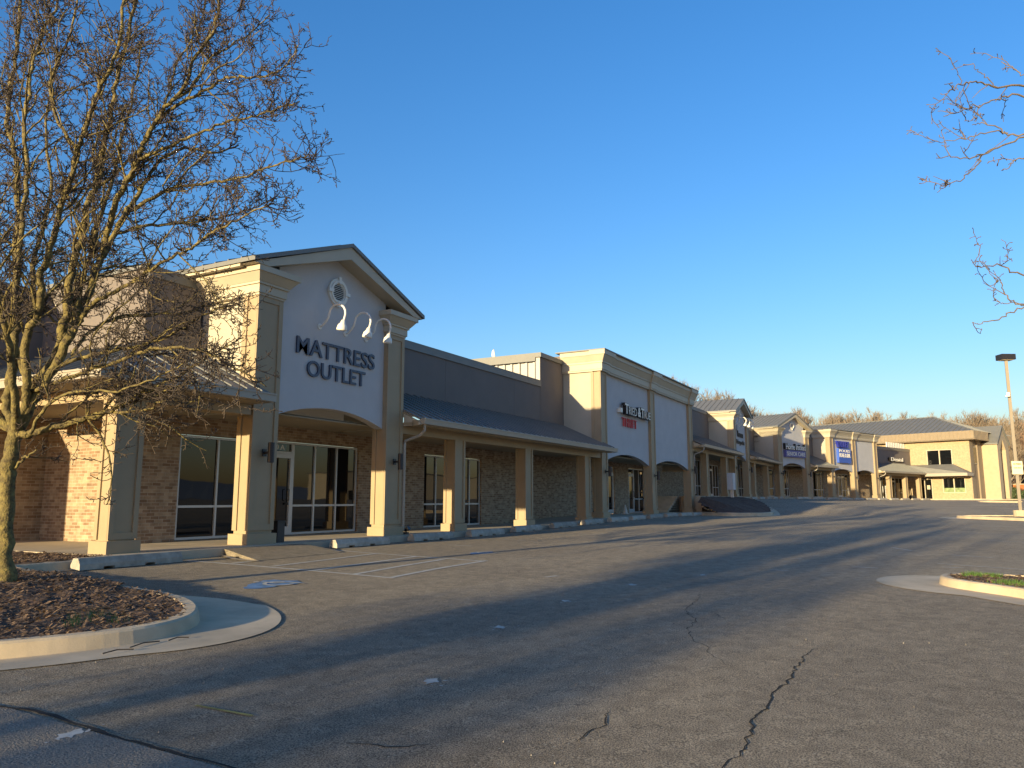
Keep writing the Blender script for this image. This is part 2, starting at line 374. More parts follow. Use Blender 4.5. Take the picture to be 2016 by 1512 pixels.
def roof_slab(b,x0,x1,ya,za,yb,zb,th=.07,seam=.41,s0=.2,seams=True):
    # slope rising from (ya,za) to (yb,zb); standing seams along the slope
    b.ext([(ya,za),(yb,zb),(yb,zb+th),(ya,za+th)],x0,x1,'x')
    if seams:
        x=x0+s0
        while x<x1-.05:
            b.ext([(ya-.01,za+th-.02),(yb-.01,zb+th-.02),(yb-.01,zb+th+.035),(ya-.01,za+th+.035)],x-.014,x+.014,'x'); x+=seam
    return b
def ceiling(U,fr,x0,x1,y0,y1,z,groove=.30):
    b=MB(fr); x=x0
    while x<x1-1e-3:
        c=min(x+groove,x1); b.box(x,c-.012,y0,y1,z,z+.05); x=c
    b.box(x0,x1,y0,y1,z+.03,z+.06); return b.build('ceiling','ceiling',U)
def canopy(U,fr,x0,x1,zf,cols,retL=True,spout=None,gl=.25,gr=.25,zg_=None):
    zw=zf+4.28; zu=zf+3.16
    roof_slab(MB(fr),x0-0.0,x1+gr,-.55,zu,1.9,zw).build('canopy_roof','roof',U)
    g=MB(fr); A=x0+.05; Bx=x1+gr
    g.ext([(-.68,zf+3.04),(-.52,zf+3.02),(-.52,zf+3.20),(-.70,zf+3.20)],A,Bx,'x'); g.box(A,Bx,-.715,-.70,zf+3.175,zf+3.205); g.build('gutter','gutter',U)
    b=MB(fr); b.box(x0,x1,-.50,-.30,zf+3.0,zf+3.15); b.box(x0,x1,.04,.42,zf+2.79,zf+3.08); b.box(x0,x1,-.34,.05,zf+3.03,zf+3.10); b.build('beam','trim',U)
    ceiling(U,fr,x0,x1,.42,2.49,zf+2.9)
    for c in cols: column(U,fr,c,zf if not callable(zg_) else zg_(c),zf+2.80)
    if retL:
        t=MB(fr); t.ext([(-.55,zf+3.02),(.0,zf+3.0),(.0,zf+3.36),(-.55,zf+3.10)],x0+.01,x0+.07,'x'); t.build('roof_end_trim','cream',U)
    if spout:
        s=spout; d=MB(fr); d.tube([(s+.16,-.60,zf+3.05),(s+.16,-.60,zf+2.86),(s+.12,-.45,zf+2.72),(s+.03,-.04,zf+2.58),(s+.02,-.02,zf+2.45),(s+.02,-.02,zf+.12)],.042,6); d.build('downspout','gutter',U)
def upper_wall(U,fr,x0,x1,z0,z1,seams=(),y=1.9,cop=.2,m='taupe',name='upper_wall'):
    b=MB(fr); xs=[x0]+[s for s in seams]+[x1]
    for i,(a,c) in enumerate(zip(xs[:-1],xs[1:])): b.box(a+(.012 if i else 0),c,y,y+.2,z0,z1)
    b.box(x0+.02,x1-.02,y+.02,y+.18,z0+.01,z1-.02); b.build(name,m,U)
    c=MB(fr); c.box(x0,x1,y-.05,y+.25,z1-.002,z1+.05).box(x0,x1,y-.045,y-.002,z1-cop,z1); c.build('coping','roof',U)
def gable_tower(U,fr,x0,x1,zf,zcap,ztop,zap,zs,zc,pw=.75,back=3.2,lights=True,lowz=None):
    for x in (x0,x1-pw): pilaster(U,fr,x,zf if lowz is None else lowz,zcap+.02,pw)
    for x in (x0,x1-pw): cornice(MB(fr),x,x+pw,1.9,zcap,(ztop-zcap)/.6).build('cornice','cream',U)
    xa=(x0+x1)/2; xe0=x0-.46; xe1=x1+.46; zr=lambda x: ztop+.02+(zap-ztop-.02)*(1-abs(x-xa)/(xa-xe0))
    xl,xr=x0+pw-.03,x1-pw+.03; P=[(xl,zs)]+arch_pts(xl+.02,xr-.02,zs+.001,zc)+[(xr,zs),(xr,zr(xr)-.03),(xa,zap-.03),(xl,zr(xl)-.03)]
    MB(fr).ext(P,.15,.42).build('front_wall','stucco',U)
    for xw in (x0+.10,x1-.28): MB(fr).box(xw,xw+.18,.44,1.92,zf+2.9,zcap+.05).build('side_wall','side',U)
    r=MB(fr); t=.10; y0,y1=-.34,1.9+back
    r.ext([(xe0-.02,zr(xe0)),(xa,zap),(xa,zap+t),(xe0-.02,zr(xe0)+t)],y0,y1); r.ext([(xa,zap),(xe1+.02,zr(xe1)),(xe1+.02,zr(xe1)+t),(xa,zap+t)],y0,y1)
    yy=y0+.45
    while yy<y1:
        for sg in (-1,1):
            xe=xe0 if sg<0 else xe1; pts=[(xe,zr(xe)+t-.02),(xa,zap+t-.02),(xa,zap+t+.04),(xe,zr(xe)+t+.04)]
            if sg>0: pts=pts[::-1]
            r.ext(pts,yy-.014,yy+.014)
        yy+=.42
    r.build('gable_roof','roof',U)
    k=MB(fr); o=.30
    k.ext([(xe0+.02,zr(xe0)-.02),(xe0+.46,zr(xe0)-.02),(xa,zap-.02-o),(xa,zap-.004)],-.29,.16); k.ext([(xe1-.46,zr(xe1)-.02),(xe1-.02,zr(xe1)-.02),(xa,zap-.004),(xa,zap-.02-o)],-.29,.16)
    k.box(xe0+.02,xe0+.12,.16,y1-.05,zr(xe0)-.06,zr(xe0)+.01).box(xe1-.12,xe1-.02,.16,y1-.05,zr(xe1)-.06,zr(xe1)+.01); k.build('rake_board','cream',U)
    # back of the gable, closes the roof void
    MB(fr).ext([(x0+.1,zcap),(x1-.1,zcap),(x1-.1,zr(x1)-.03),(xa,zap-.03),(x0+.1,zr(x0)-.03)],y1-.25,y1-.05).build('rear_gable_wall','taupe',U)
    for xw in (x0+.1,x1-.3): MB(fr).box(xw,xw+.2,1.925,y1-.06,zcap-.6,zr(x0+.1)-.02).build('rear_side_wall','taupe',U)
    ceiling(U,fr,x0+.02,x1-.02,.43,2.49,zf+2.93)
    # round louvred vent
    cz=zap-1.14; v=MB(fr); v.disc(xa,.09,.15,cz,.36,28,.22); v.disc(xa,.06,.12,cz,.30,28,.25)
    for a in (0,90,180,270): u=math.cos(R(a)); w_=math.sin(R(a)); v.box(xa+u*.31-.045-.04*abs(u),xa+u*.31+.045+.04*abs(u),.045,.12,cz+w_*.31-.045-.04*abs(w_),cz+w_*.31+.045+.04*abs(w_))
    vo=v.build('vent','white',U); l=MB(fr)
    for i in range(-4,5):
        h=.048*i; hw=math.sqrt(max(0,.225**2-h*h)); l.hexa([(xa-hw,.10,cz+h-.02),(xa+hw,.10,cz+h-.02),(xa+hw,.145,cz+h),(xa-hw,.145,cz+h)],[(xa-hw,.10,cz+h-.008),(xa+hw,.10,cz+h-.008),(xa+hw,.145,cz+h+.012),(xa-hw,.145,cz+h+.012)])
    l.build('louvre','white',vo); MB(fr).disc(xa,.144,.149,cz,.22,24).build('vent_opening','black',vo)
    # body behind the front wall so that no light passes
    return xa
def flat_tower(U,fr,xs,zf,zcap,ztop,arch,pw=.75):
    x0,x1=xs[0],xs[-1]+pw; k=(ztop-zcap)/.6
    for x in xs: pilaster(U,fr,x,zf if not isinstance(zf,(list,tuple)) else zf[xs.index(x)],zcap+.02,pw)
    z0=zf if not isinstance(zf,(list,tuple)) else zf[0]
    b=MB(fr); cornice(b,x0,x1,1.9,zcap,k)
    for x in xs: cornice(b,x+.0,x+pw-.0,.4,zcap+.001,k*.998,.09)
    b.build('cornice','cream',U)
    MB(fr).box(x0-.36,x1+.36,-.38,2.1,ztop-.002,ztop+.05).build('coping','roof',U)
    P0=MB(fr)
    for a,c,zs,zc in arch:
        P0.ext([(a,zs)]+arch_pts(a+.02,c-.02,zs+.001,zc)+[(c,zs),(c,zcap+.02),(a,zcap+.02)],.15,.42)
    P0.build('front_wall','stucco',U)
    for xw in (x0+.10,x1-.28): MB(fr).box(xw,xw+.18,.44,1.92,z0+2.5,zcap+.05).build('side_wall','side',U)
    MB(fr).box(x0+.1,x1-.1,1.95,5.0,z0+3.0,ztop-.05).build('rear_block','taupe',U)
def sconce(fr,x,z,label,group='wall lamps on the pilasters'):
    t=thing('wall_lamp',label,'wall lamp',fr.w((x,0,z)),group)
    MB(fr).box(x-.06,x+.06,-.02,.0,z-.08,z+.08).box(x-.03,x+.03,-.14,-.02,z-.025,z+.025).build('bracket','dark',t)
    MB(fr).tube([(x,-.21,z-.22),(x,-.21,z+.22)],.075,12).build('lamp_housing','dark',t); return t
def gooseneck(fr,x,y,z,label,group,s=1.0):
    t=thing('gooseneck_lamp',label,'lamp',fr.w((x,y,z)),group)
    MB(fr).tube([(x,y,z),(x,y-.03,z)],.075*s,12).build('wall_plate','white',t)
    P=[(x,y-.02,z),(x,y-.10,z+.01),(x,y-.20,z+.09),(x,y-.29,z+.20)]
    for i in range(1,10):
        a=math.radians(165-i*21); P.append((x,y-.56-.27*math.cos(a),z+.24+.26*math.sin(a)))
    e=P[-1]; P.append((x,e[1]+.03,e[2]-.08))
    MB(fr).tube(P,.027*s,7).build('arm','white',t)
    hy=P[-1][1]; hz=P[-1][2]; MB(fr).tube([(x,hy,hz+.02),(x,hy+.02,hz-.06),(x,hy+.03,hz-.10),(x,hy+.05,hz-.20),(x,hy+.055,hz-.23)],[.05,.07,.11,.13,.125],14).build('shade','white',t,smooth=True)
    return t

# ================================================================ shop unit 1 : corner unit with the tall gabled front
z1f=-.96
U1=thing('shop_unit','beige brick corner shop whose tall gabled front reads mattress outlet','shop',(12,13,z1f),'shop units of the strip')
gable_tower(U1,F0,12.02,17.48,z1f,4.55,5.16,6.40,1.90,2.24)
canopy(U1,F0,17.50,32.28,z1f,[20.2,24.93,30.42],True,17.52)
column(U1,F0,8.82,z1f,z1f+2.8,.58)
# left wrap-around canopy
zu,zw=z1f+3.16,z1f+4.28
b=MB(F0)
cx,cy=10.6,1.9; ex,ey=8.15,-.55; yb=5.6
def hipq(b,p,th=.07): b.hexa(p,[(a,c,z+th) for a,c,z in p])
hipq(b,[(ex,ey,zu),(12.0,ey,zu),(12.0,cy,zw),(cx,cy,zw)]); hipq(b,[(ex,ey,zu),(cx,cy,zw),(cx,yb,zw),(ex,yb,zu)])
x=8.45
while x<11.95:
    y1=min(cy,ey+(x-ex)) ; z1_=zu+(y1-ey)/(cy-ey)*(zw-zu); b.ext([(ey-.01,zu+.05),(y1,z1_+.05),(y1,z1_+.105),(ey-.01,zu+.105)],x-.014,x+.014,'x'); x+=.41
y=-.2
while y<yb-.05:
    x1_=min(cx,ex+(y-ey)); z1_=zu+(x1_-ex)/(cx-ex)*(zw-zu); b.ext([(ex-.01,zu+.05),(x1_,z1_+.05),(x1_,z1_+.105),(ex-.01,zu+.105)],y-.014,y+.014,'y'); y+=.41
b.tube([(ex,ey,zu+.08),(cx,cy,zw+.08)],.035,6); b.build('canopy_roof','roof',U1)
g=MB(F0); g.box(ex-.16,12.0,ey-.15,ey+.02,z1f+3.03,z1f+3.19); g.box(ex-.16,ex+.02,ey+.02,yb,z1f+3.03,z1f+3.19); g.box(ex-.18,12.0,ey-.17,ey-.15,z1f+3.17,z1f+3.205).box(ex-.18,ex-.16,ey-.15,yb,z1f+3.17,z1f+3.205); g.build('gutter','gutter',U1)
b=MB(F0); b.box(8.80,12.0,.04,.42,z1f+2.79,z1f+3.08).box(8.80,9.18,.42,yb,z1f+2.79,z1f+3.08).box(ex+.02,12.0,ey+.02,.04,z1f+3.02,z1f+3.12).box(ex+.02,8.80,.04,yb,z1f+3.02,z1f+3.12); b.build('beam','trim',U1)
ceiling(U1,F0,9.18,12.0,.42,2.49,z1f+2.9); MB(F0).box(9.18,11.12,2.50,6.08,z1f+2.9,z1f+2.96).build('side_ceiling','ceiling',U1)
# walls
ops=[(12.17,14.55,-.96,1.54),(14.75,18.62,-.96,1.58),(22.12,25.98,-.98,1.56)]
wall_open(F0,2.5,2.7,11.17,32.3,-1.3,2.1,ops).build('brick_wall','brick',U1)
MB(F0).box(11.17,11.37,2.7,6.1,-1.3,2.1).box(3.5,11.37,6.1,6.3,-1.3,2.1).build('side_brick_wall','brick',U1)
window(U1,F0,12.19,14.53,-.94,1.52,2.60,[13.34],[-.17]); window(U1,F0,22.14,24.03,-.96,1.54,2.60,[22.93],[-.17]); window(U1,F0,24.13,25.96,-.96,1.54,2.60,[25.20],[-.17])
storefront(U1,F0,14.77,18.60,-.95,1.56,2.60,14.80,15.88,1.24,[16.77,17.69],-.17)
MB(F0).box(24.0,24.16,2.5,2.72,-.98,1.56).build('brick_pier','brick',U1)
upper_wall(U1,F0,10.6,12.04,z1f+3.9,5.08); upper_wall(U1,F0,17.46,30.0,z1f+3.9,5.12,[22.45,27.56],cop=.22)
b=MB(F0); b.box(10.6,10.8,2.1,5.7,z1f+3.9,5.06).box(3.0,10.8,5.7,5.9,z1f+3.9,4.9); b.build('side_upper_wall','taupe',U1)
MB(F0).box(10.54,10.85,1.86,5.66,5.062,5.16).box(2.9,10.85,5.66,5.96,4.902,5.0).build('side_coping','roof',U1)
# stepped parapet block with metal ribbed side
MB(F0).box(29.98,32.4,1.9,2.1,z1f+3.9,6.22).build('parapet_block','taupe',U1)
b=MB(F0)
y=2.12
while y<8.5: b.box(29.90,30.0,y,y+.10,4.9,6.0).box(29.99,30.03,y+.10,y+.38,4.9,6.0); y+=.38
b.box(29.97,30.03,1.905,2.12,5.0,6.2); b.build('ribbed_metal_side','rib',U1)
MB(F0).box(29.9,32.5,1.82,2.1,6.221,6.42).box(29.9,30.3,2.1,8.6,6.05,6.42).build('parapet_coping','roof',U1)
MB(F0).box(17.6,32.2,2.1,20,4.2,4.3).box(10.8,17.4,2.1,20,4.2,4.3).build('flat_roof','roof',U1)

# ================================================================ shop unit 2 : wide double-arched front
z2f=-.79
U2=thing('shop_unit','wide double-arched cream shop front reading tried and true thrift','shop',(32.3,13,z2f),'shop units of the strip')
flat_tower(U2,F0,[32.33,39.35,46.75],[z2f,z2f,z2f],5.80,6.72,[(33.05,39.38,1.72,2.16),(40.07,46.78,1.76,2.16)])
ceiling(U2,F0,32.35,45.2,.43,2.49,2.02,.4)
wall_open(F0,2.5,2.7,32.3,47.6,-1.2,3.2,[(37.2,40.35,-.79,1.78),(42.6,45.5,-.79,1.80)]).build('brick_wall','brick',U2)
storefront(U2,F0,37.25,40.30,-.77,1.76,2.60,39.1,40.28,1.42,[38.2],-.1,1); storefront(U2,F0,42.65,45.45,-.77,1.78,2.60,42.68,43.62,1.45,[44.55],.02)
MB(F0).box(40.07,46.7,2.1,2.3,2.0,2.9).build('inner_fascia','ceiling',U2)
MB(F0).box(47.45,47.6,.9,2.5,-.9,.18).build('landing_wall','brick',U2)

# ================================================================ shop unit 3 : second gable
z3f=.2
U3=thing('shop_unit','narrow gabled cream shop front above the sloping mulch bed','shop',(47.6,13,z3f),'shop units of the strip')
canopy(U3,F0,47.58,58.85,z3f,[50.6,56.05],True,47.6)
gable_tower(U3,F0,58.9,64.35,z3f,5.92,6.52,7.78,3.02,3.38)
wall_open(F0,2.5,2.7,47.6,64.4,-.9,3.4,[(56.8,58.7,z3f,2.95),(61.2,64.2,z3f,2.75)]).build('brick_wall','brick',U3)
window(U3,F0,56.85,58.65,z3f+.02,2.93,2.6,[57.8],[1.0]); storefront(U3,F0,61.25,64.15,z3f+.02,2.73,2.6,61.3,62.3,2.35,[63.2],.95)
upper_wall(U3,F0,47.5,59.0,z3f+3.9,6.58,[53.2]); MB(F0).box(47.6,64.2,2.1,20,5.9,6.0).build('flat_roof','roof',U3)
MB(F0).box(47.6,58.9,.62,2.5,-1.2,z3f-.01).build('foundation','concrete',U3)

# ================================================================ shop unit 4 : third gable, where the row bends
U4=thing('shop_unit','gabled shop front at the bend of the row reading home instead senior care','shop',(64.4,13,z3f),'shop units of the strip')
canopy(U4,F0,64.4,75.3,z3f,[66.0,71.7],True,None)
gable_tower(U4,F1,0,5.9,.27,6.02,6.68,8.15,2.95,3.42)
wall_open(F0,2.5,2.7,64.4,75.8,-.5,3.4,[(70.6,73.8,.2,2.95)]).build('brick_wall','brick',U4)
window(U4,F0,70.65,73.75,.22,2.93,2.6,[71.7,72.7],[1.0])
wall_open(F1,2.5,2.7,-.9,6.9,-.5,3.4,[(2.45,3.4,.27,2.9),(4.9,6.3,.27,2.95)]).build('rear_brick_wall','brick',U4); window(U4,F1,2.5,3.35,.29,2.88,2.6,[],[1.05]); window(U4,F1,4.95,6.25,.29,2.93,2.6,[5.9],[1.05])
MB(F1).box(.1,.28,1.921,3.3,2.9,6.05).build('side_wall_return','side',U4); cornice(MB(F1),.0,.5,3.0,6.03,1.09).build('cornice_return','cream',U4)
upper_wall(U4,F0,64.3,76.4,z3f+3.9,6.58,[70]); MB(F0).box(64.4,76,2.1,20,5.9,6.0).build('flat_roof','roof',U4)

# ================================================================ shop unit 5 : second double arch
U5=thing('shop_unit','far double-arched shop front with the blue pool and spa sign','shop',F1.w((5.9,0,.25)),'shop units of the strip')
canopy(U5,F1,5.92,10.15,.1,[],True,6.0)
flat_tower(U5,F1,[10.2,15.25,20.45],.22,6.30,7.10,[(10.92,15.28,2.82,3.12),(15.97,20.48,2.82,3.12)])
ceiling(U5,F1,10.2,21.1,.43,2.49,3.25,.4)
wall_open(F1,2.5,2.7,6.9,21.3,-.5,3.6,[(11.2,13.5,.2,3.0),(16.6,19.2,.2,2.75)]).build('brick_wall','brick',U5)
window(U5,F1,11.25,13.45,.22,2.98,2.6,[12.1,12.9],[1.0]); storefront(U5,F1,16.65,19.15,.22,2.73,2.6,16.68,17.6,2.4,[18.4],1.0)
upper_wall(U5,F1,5.8,10.3,4.0,6.35); MB(F1).box(0,21,2.1,15,5.9,6.0).build('flat_roof','roof',U5)

# ================================================================ shop unit 6 : last canopy with the low wall signs
z6=-.08
U6=thing('shop_unit','low end shop under the last canopy beside the two storey office','shop',F1.w((21.2,0,z6)),'shop units of the strip')
canopy(U6,F1,21.2,33.0,z6,[23.9,28.3,32.3],True,21.35,gr=0)
wall_open(F1,2.5,2.7,21.3,35.0,-.5,3.4,[(27.2,28.9,z6,2.6),(30.5,33.9,z6,2.6)]).build('brick_wall','brick',U6)
window(U6,F1,27.25,28.85,z6+.02,2.58,2.6,[28.1],[]); storefront(U6,F1,30.55,33.85,z6+.02,2.58,2.6,30.6,31.6,2.2,[32.7],.8)
MB(F1).box(31.7,32.7,2.46,2.53,z6+.1,2.0).build('wood_board','wood',U6)
upper_wall(U6,F1,21.1,35.0,z6+3.9,6.15,cop=.3)
b=MB(F1); x=29.6
while x<34.9: b.box(x,x+.25,2.4,2.5,6.2,6.9).box(x+.25,x+.5,2.43,2.5,6.2,6.9); x+=.5
b.build('ribbed_metal_screen','white',U6)

# ================================================================ two storey office
FO=Frame(*F1.w((35.0,0,0))[:2],-20); zo=-.05    # local x: depth of the block, local y: back along the long near wall
UO=thing('office_building','tan brick two storey office with a big grey hip roof','office building',FO.w((0,-4.9,zo)))
b=MB(FO)
# near (west) wall, x=0..0.25, from y=-4.9 to 24
def wx(y0,y1,z0,z1): b.box(0,.25,y0,y1,z0,z1)
W1=(-2.95,-.05,4.0,6.0); Wl=(-4.15,-1.65,.75,2.6); Dl=(-.45,1.15,zo,2.55)
wx(-4.9,24,6.0,7.05); wx(-4.9,W1[0],4.0,6.0); wx(W1[1],24,4.0,6.0); wx(-4.9,24,2.6,4.0)
wx(-4.9,Wl[0],zo-.4,2.6); wx(Wl[0],Wl[1],zo-.4,.75); wx(Wl[1],Dl[0],zo-.4,2.6); wx(Dl[1],24,zo-.4,2.6)
b.build('near_brick_wall','tan',UO)
def owin(y0,y1,z0,z1,vy,name='window'):
    f=MB(FO); x=.02; w=.09; f.box(-.02,.12,y0,y1,z1-w,z1).box(-.02,.12,y0,y1,z0,z0+w).box(-.02,.12,y0,y0+w,z0+w,z1-w).box(-.02,.12,y1-w,y1,z0+w,z1-w)
    for v in vy: f.box(-.015,.12,v-.06,v+.06,z0+w,z1-w)
    o=f.build(name,'cream',UO); MB(FO).box(.10,.11,y0,y1,z0,z1).build('pane','glass',o); return o
owin(*W1[:2],*W1[2:],[-1.5]); owin(*Wl[:2],*Wl[2:],[-2.9]); owin(Dl[0],Dl[1],zo,2.5,[.45],'entrance_door')
MB(FO).box(.085,.095,-4.05,-1.75,.84,1.35).build('window_poster','curtain',UO); MB(FO).box(.07,.08,-.15,.2,1.2,1.7).build('door_notice','cream',UO)
# street (south) wall with the gabled portal
Wd=12.0; b=MB(FO); b.box(.25,1.2,-4.9,-4.65,zo-.4,7.05).box(1.2,2.7,-4.72,-4.5,zo-.4,7.05).box(2.7,4.2,-4.9,-4.65,zo-.4,7.05).box(8.3,Wd,-4.9,-4.65,zo-.4,7.05).box(Wd-.25,Wd,-4.65,24,zo-.4,7.05); b.build('street_brick_wall','board',UO)
f=MB(FO); f.box(1.3,2.5,-4.80,-4.73,4.2,6.3); o=f.build('window','cream',UO,'narrow upper window'); MB(FO).box(1.42,2.38,-4.83,-4.805,4.3,6.2).build('pane','glass',o)
MB(FO).box(1.4,2.3,-4.80,-4.73,zo,2.4).build('side_door','board',UO)
b=MB(FO); py=-6.6; b.ext([(4.2,zo-.3),(5.3,zo-.3),(5.3,6.0),(6.25,7.3),(7.2,6.0),(7.2,zo-.3),(8.3,zo-.3),(8.3,6.75),(6.25,8.7),(4.2,6.75)],py,-4.66); b.build('gabled_portal','pier',UO)
b=MB(FO); b.ext([(3.9,6.6),(6.25,8.85),(6.25,9.0),(3.9,6.75)],py-.15,-1); b.ext([(6.25,8.85),(8.6,6.6),(8.6,6.75),(6.25,9.0)],py-.15,-1); b.build('portal_roof','roof',UO)
MB(FO).box(5.3,7.2,-5.0,-4.75,zo,7.2).build('portal_glazing','glass',UO)
# fascia and hip roof
b=MB(FO); x0,x1,y0,y1=-.9,Wd+.9,-5.8,24.9; b.box(x0,x1,y0,y1,7.05,7.12)
b.box(x0,x0+.08,y0,y1,7.0,8.05)
for (a,c) in ((x0,4.1),(8.4,x1)):
    x=a
    while x<c-.05: b.box(x,x+.2,y0-.04,y0+.06,7.0,8.05).box(x+.2,min(x+.42,c),y0,y0+.08,7.0,8.05); x+=.42
y=y0+.4
while y<y1: b.box(x0-.03,x0+.01,y,y+.03,7.0,8.05); y+=.45
b.build('fascia','board',UO,'tan ribbed metal fascia')
zr0,zr1=8.02,10.6; xm=(x0+x1)/2; hy=y0+(x1-x0)/2
b=MB(FO); b.face([(x0,y1,zr0),(x0,y0,zr0),(xm,hy,zr1),(xm,y1-6.5,zr1)]); b.face([(x0,y0,zr0),(x1,y0,zr0),(xm,hy,zr1)]); b.face([(x1,y0,zr0),(x1,y1,zr0),(xm,y1-6.5,zr1),(xm,hy,zr1)]); b.face([(x1,y1,zr0),(x0,y1,zr0),(xm,y1-6.5,zr1)])
y=y0+.5
while y<y1-.1:
    t=min(1,(y-y0)/(hy-y0),(y1-y)/6.9); 
    b.hexa([(x0,y-.03,zr0),(x0,y+.03,zr0),(x0+(xm-x0)*t,y+.03,zr0+(zr1-zr0)*t),(x0+(xm-x0)*t,y-.03,zr0+(zr1-zr0)*t)][::-1],[(x0,y-.03,zr0+.07),(x0,y+.03,zr0+.07),(x0+(xm-x0)*t,y+.03,zr0+(zr1-zr0)*t+.07),(x0+(xm-x0)*t,y-.03,zr0+(zr1-zr0)*t+.07)][::-1]); y+=.62
x=x0+.5
while x<x1-.1:
    t=1-abs(x-xm)/(xm-x0); yy=y0+(hy-y0)*t; zz=zr0+(zr1-zr0)*t; b.hexa([(x-.03,y0,zr0),(x+.03,y0,zr0),(x+.03,yy,zz),(x-.03,yy,zz)],[(x-.03,y0,zr0+.07),(x+.03,y0,zr0+.07),(x+.03,yy,zz+.07),(x-.03,yy,zz+.07)]); x+=.62
b.tube([(x0,y0,zr0),(xm,hy,zr1)],.09,6); b.tube([(x1,y0,zr0),(xm,hy,zr1)],.09,6); b.tube([(xm,hy,zr1),(xm,y1-6.5,zr1)],.09,6); b.build('hip_roof','roof',UO)
# entrance canopy along the near wall
b=MB(FO); za,zb=3.05,4.2; b.face([(-2.1,-.5,za),(-2.1,-5.1,za),(0,-3.0,zb),(0,1.9,zb),(-2.0,1.9,zb)]); b.face([(-2.1,-5.1,za),(0,-5.1,za),(0,-3.0,zb)]); b.box(-2.1,-.01,-5.1,-.5,za-.03,za-.001); b.build('entrance_roof','roof',UO)
MB(FO).box(-2.15,-2.05,-5.1,-.5,2.72,3.06).box(-2.05,-.01,-5.12,-5.02,2.72,3.06).build('entrance_gutter','gutter',UO)
# ================================================================ signs, lamps and small things on the fronts
def sign(name,label,loc): return thing(name,label,'shop sign',loc)
t=sign('shop_sign','dark navy raised letters MATTRESS OUTLET on the nearest gable front',(14.8,13.1,3.4))
lettering(MB(FW),'MATTRESS',13.36,16.29,3.46,3.88,13.10,13.14,.010).build('lettering','navy',t)
lettering(MB(FW),'OUTLET',13.74,15.92,2.95,3.35,13.10,13.14,.010).build('lettering','navy',t)
t=sign('shop_sign','white and red raised letters TRIED & TRUE THRIFT on the wide double-arched front',(37,13.1,4))
lettering(MB(FW),'T',35.15,35.62,4.12,4.62,12.87,12.88,.02).build('white_lettering','white',t)
b=MB(FW); lettering(b,'RIED',35.68,36.83,4.12,4.50,12.87,12.88,-.01); lettering(b,'&',37.0,37.45,4.12,4.60,12.87,12.88,.02); lettering(b,'T',37.5,37.95,4.12,4.62,12.87,12.88,.02); lettering(b,'RUE',38.0,38.93,4.12,4.50,12.87,12.88,-.01); b.build('white_lettering','white',t)
b=MB(FW)
for st,a,c,h in (('T',35.12,35.65,.55),('RIED',35.64,36.87,.42),('&',36.98,37.47,.52),('T',37.48,37.97,.55),('RUE',37.96,38.97,.42)): lettering(b,st,a,c,4.10,4.10+h,12.885,13.06,.035)
b.build('letter_casing','black',t)
MB(FW).box(35.0,38.9,13.06,13.14,4.18,4.36).build('raceway','black',t); MB(FW).box(34.75,35.0,12.95,13.14,4.15,4.36).build('junction_box','white',t)
lettering(MB(FW),'THRIFT',35.25,37.3,3.52,3.95,13.04,13.12,-.015).build('red_lettering','red',t)
t=sign('shop_sign','dark letters for a bakery outlet on the narrow gabled front',(61.5,13.1,4.5))
b=MB(FW); lettering(b,'Pumma',60.6,62.6,4.8,5.3,13.07,13.13,-.01); b.ext([(60.4,5.25),(60.52,5.25),(60.47,5.75)],13.07,13.1); lettering(b,'bakery outlet',60.2,63.0,4.15,4.6,13.07,13.13,-.01); b.build('lettering','black',t)
t=sign('shop_sign','white HOME INSTEAD letters over an indigo SENIOR CARE box sign',F1.w((3,0,4.5)))
b=MB(F1); b.box(1.15,4.9,-.12,.13,3.98,4.62); b.build('sign_box','purple',t); lettering(MB(F1),'SENIOR CARE',1.35,4.75,4.10,4.48,-.14,-.125,.01).build('white_lettering','white',t)
lettering(MB(F1),'Home Instead',1.2,4.9,4.68,5.25,-.14,-.13,.02).build('white_lettering','white',t); lettering(MB(F1),'Home Instead',1.15,4.95,4.66,5.27,-.125,.13,.05).build('letter_casing','black',t)
t=sign('shop_sign','blue VALLEY pool and spa box sign with dark blue letters above it',F1.w((13,0,4)))
b=MB(F1); b.ext([(11.7,5.72),(14.2,5.72),(14.0,6.1-.35),(13.95,6.05-.28),(11.6,5.8)],.0,.13); b.build('letter_raceway','dblue',t); lettering(MB(F1),'VALLEY',11.6,14.3,5.35,6.0,-.12,.1,.05).build('blue_lettering','dblue',t)
b=MB(F1); b.box(11.8,14.45,-.12,.13,3.75,5.25); b.build('sign_box','blue',t); b=MB(F1); lettering(b,'POOLS',11.95,14.3,4.85,5.15,-.15,-.125,.01); lettering(b,'POOL & SPA',11.95,14.3,4.32,4.75,-.15,-.125,.01); b.build('white_lettering','white',t)
t=sign('shop_sign','square wall sign with faded red and yellow panels under the last parapet',F1.w((22.5,1.8,4.5)))
MB(F1).box(21.6,24.0,1.72,1.89,4.45,5.75).build('sign_box','cream',t); b=MB(F1); b.box(21.75,23.6,1.70,1.715,5.35,5.6); lettering(b,'REALTY',21.8,23.5,5.05,5.28,1.70,1.715,.01); b.build('red_lettering','red',t); b=MB(F1); lettering(b,'HOMES',21.8,23.0,4.6,4.85,1.70,1.715,.01); b.build('dark_lettering','black',t)
t=sign('shop_sign','small white dental letters on the taupe wall beside the office',F1.w((29.5,1.8,4.7)))
lettering(MB(F1),'Dental',29.0,32.4,4.55,5.0,1.72,1.75,.02).build('white_lettering','white',t); b=MB(F1); b.box(28.9,32.4,1.75,1.88,4.5,4.62).disc(28.6,1.75,1.88,4.78,.22,16); b.build('sign_box','black',t)
t=thing('address_sign','pale blue 400 A number panel in the glass above the shop door','sign',(15.35,15.5,1.3))
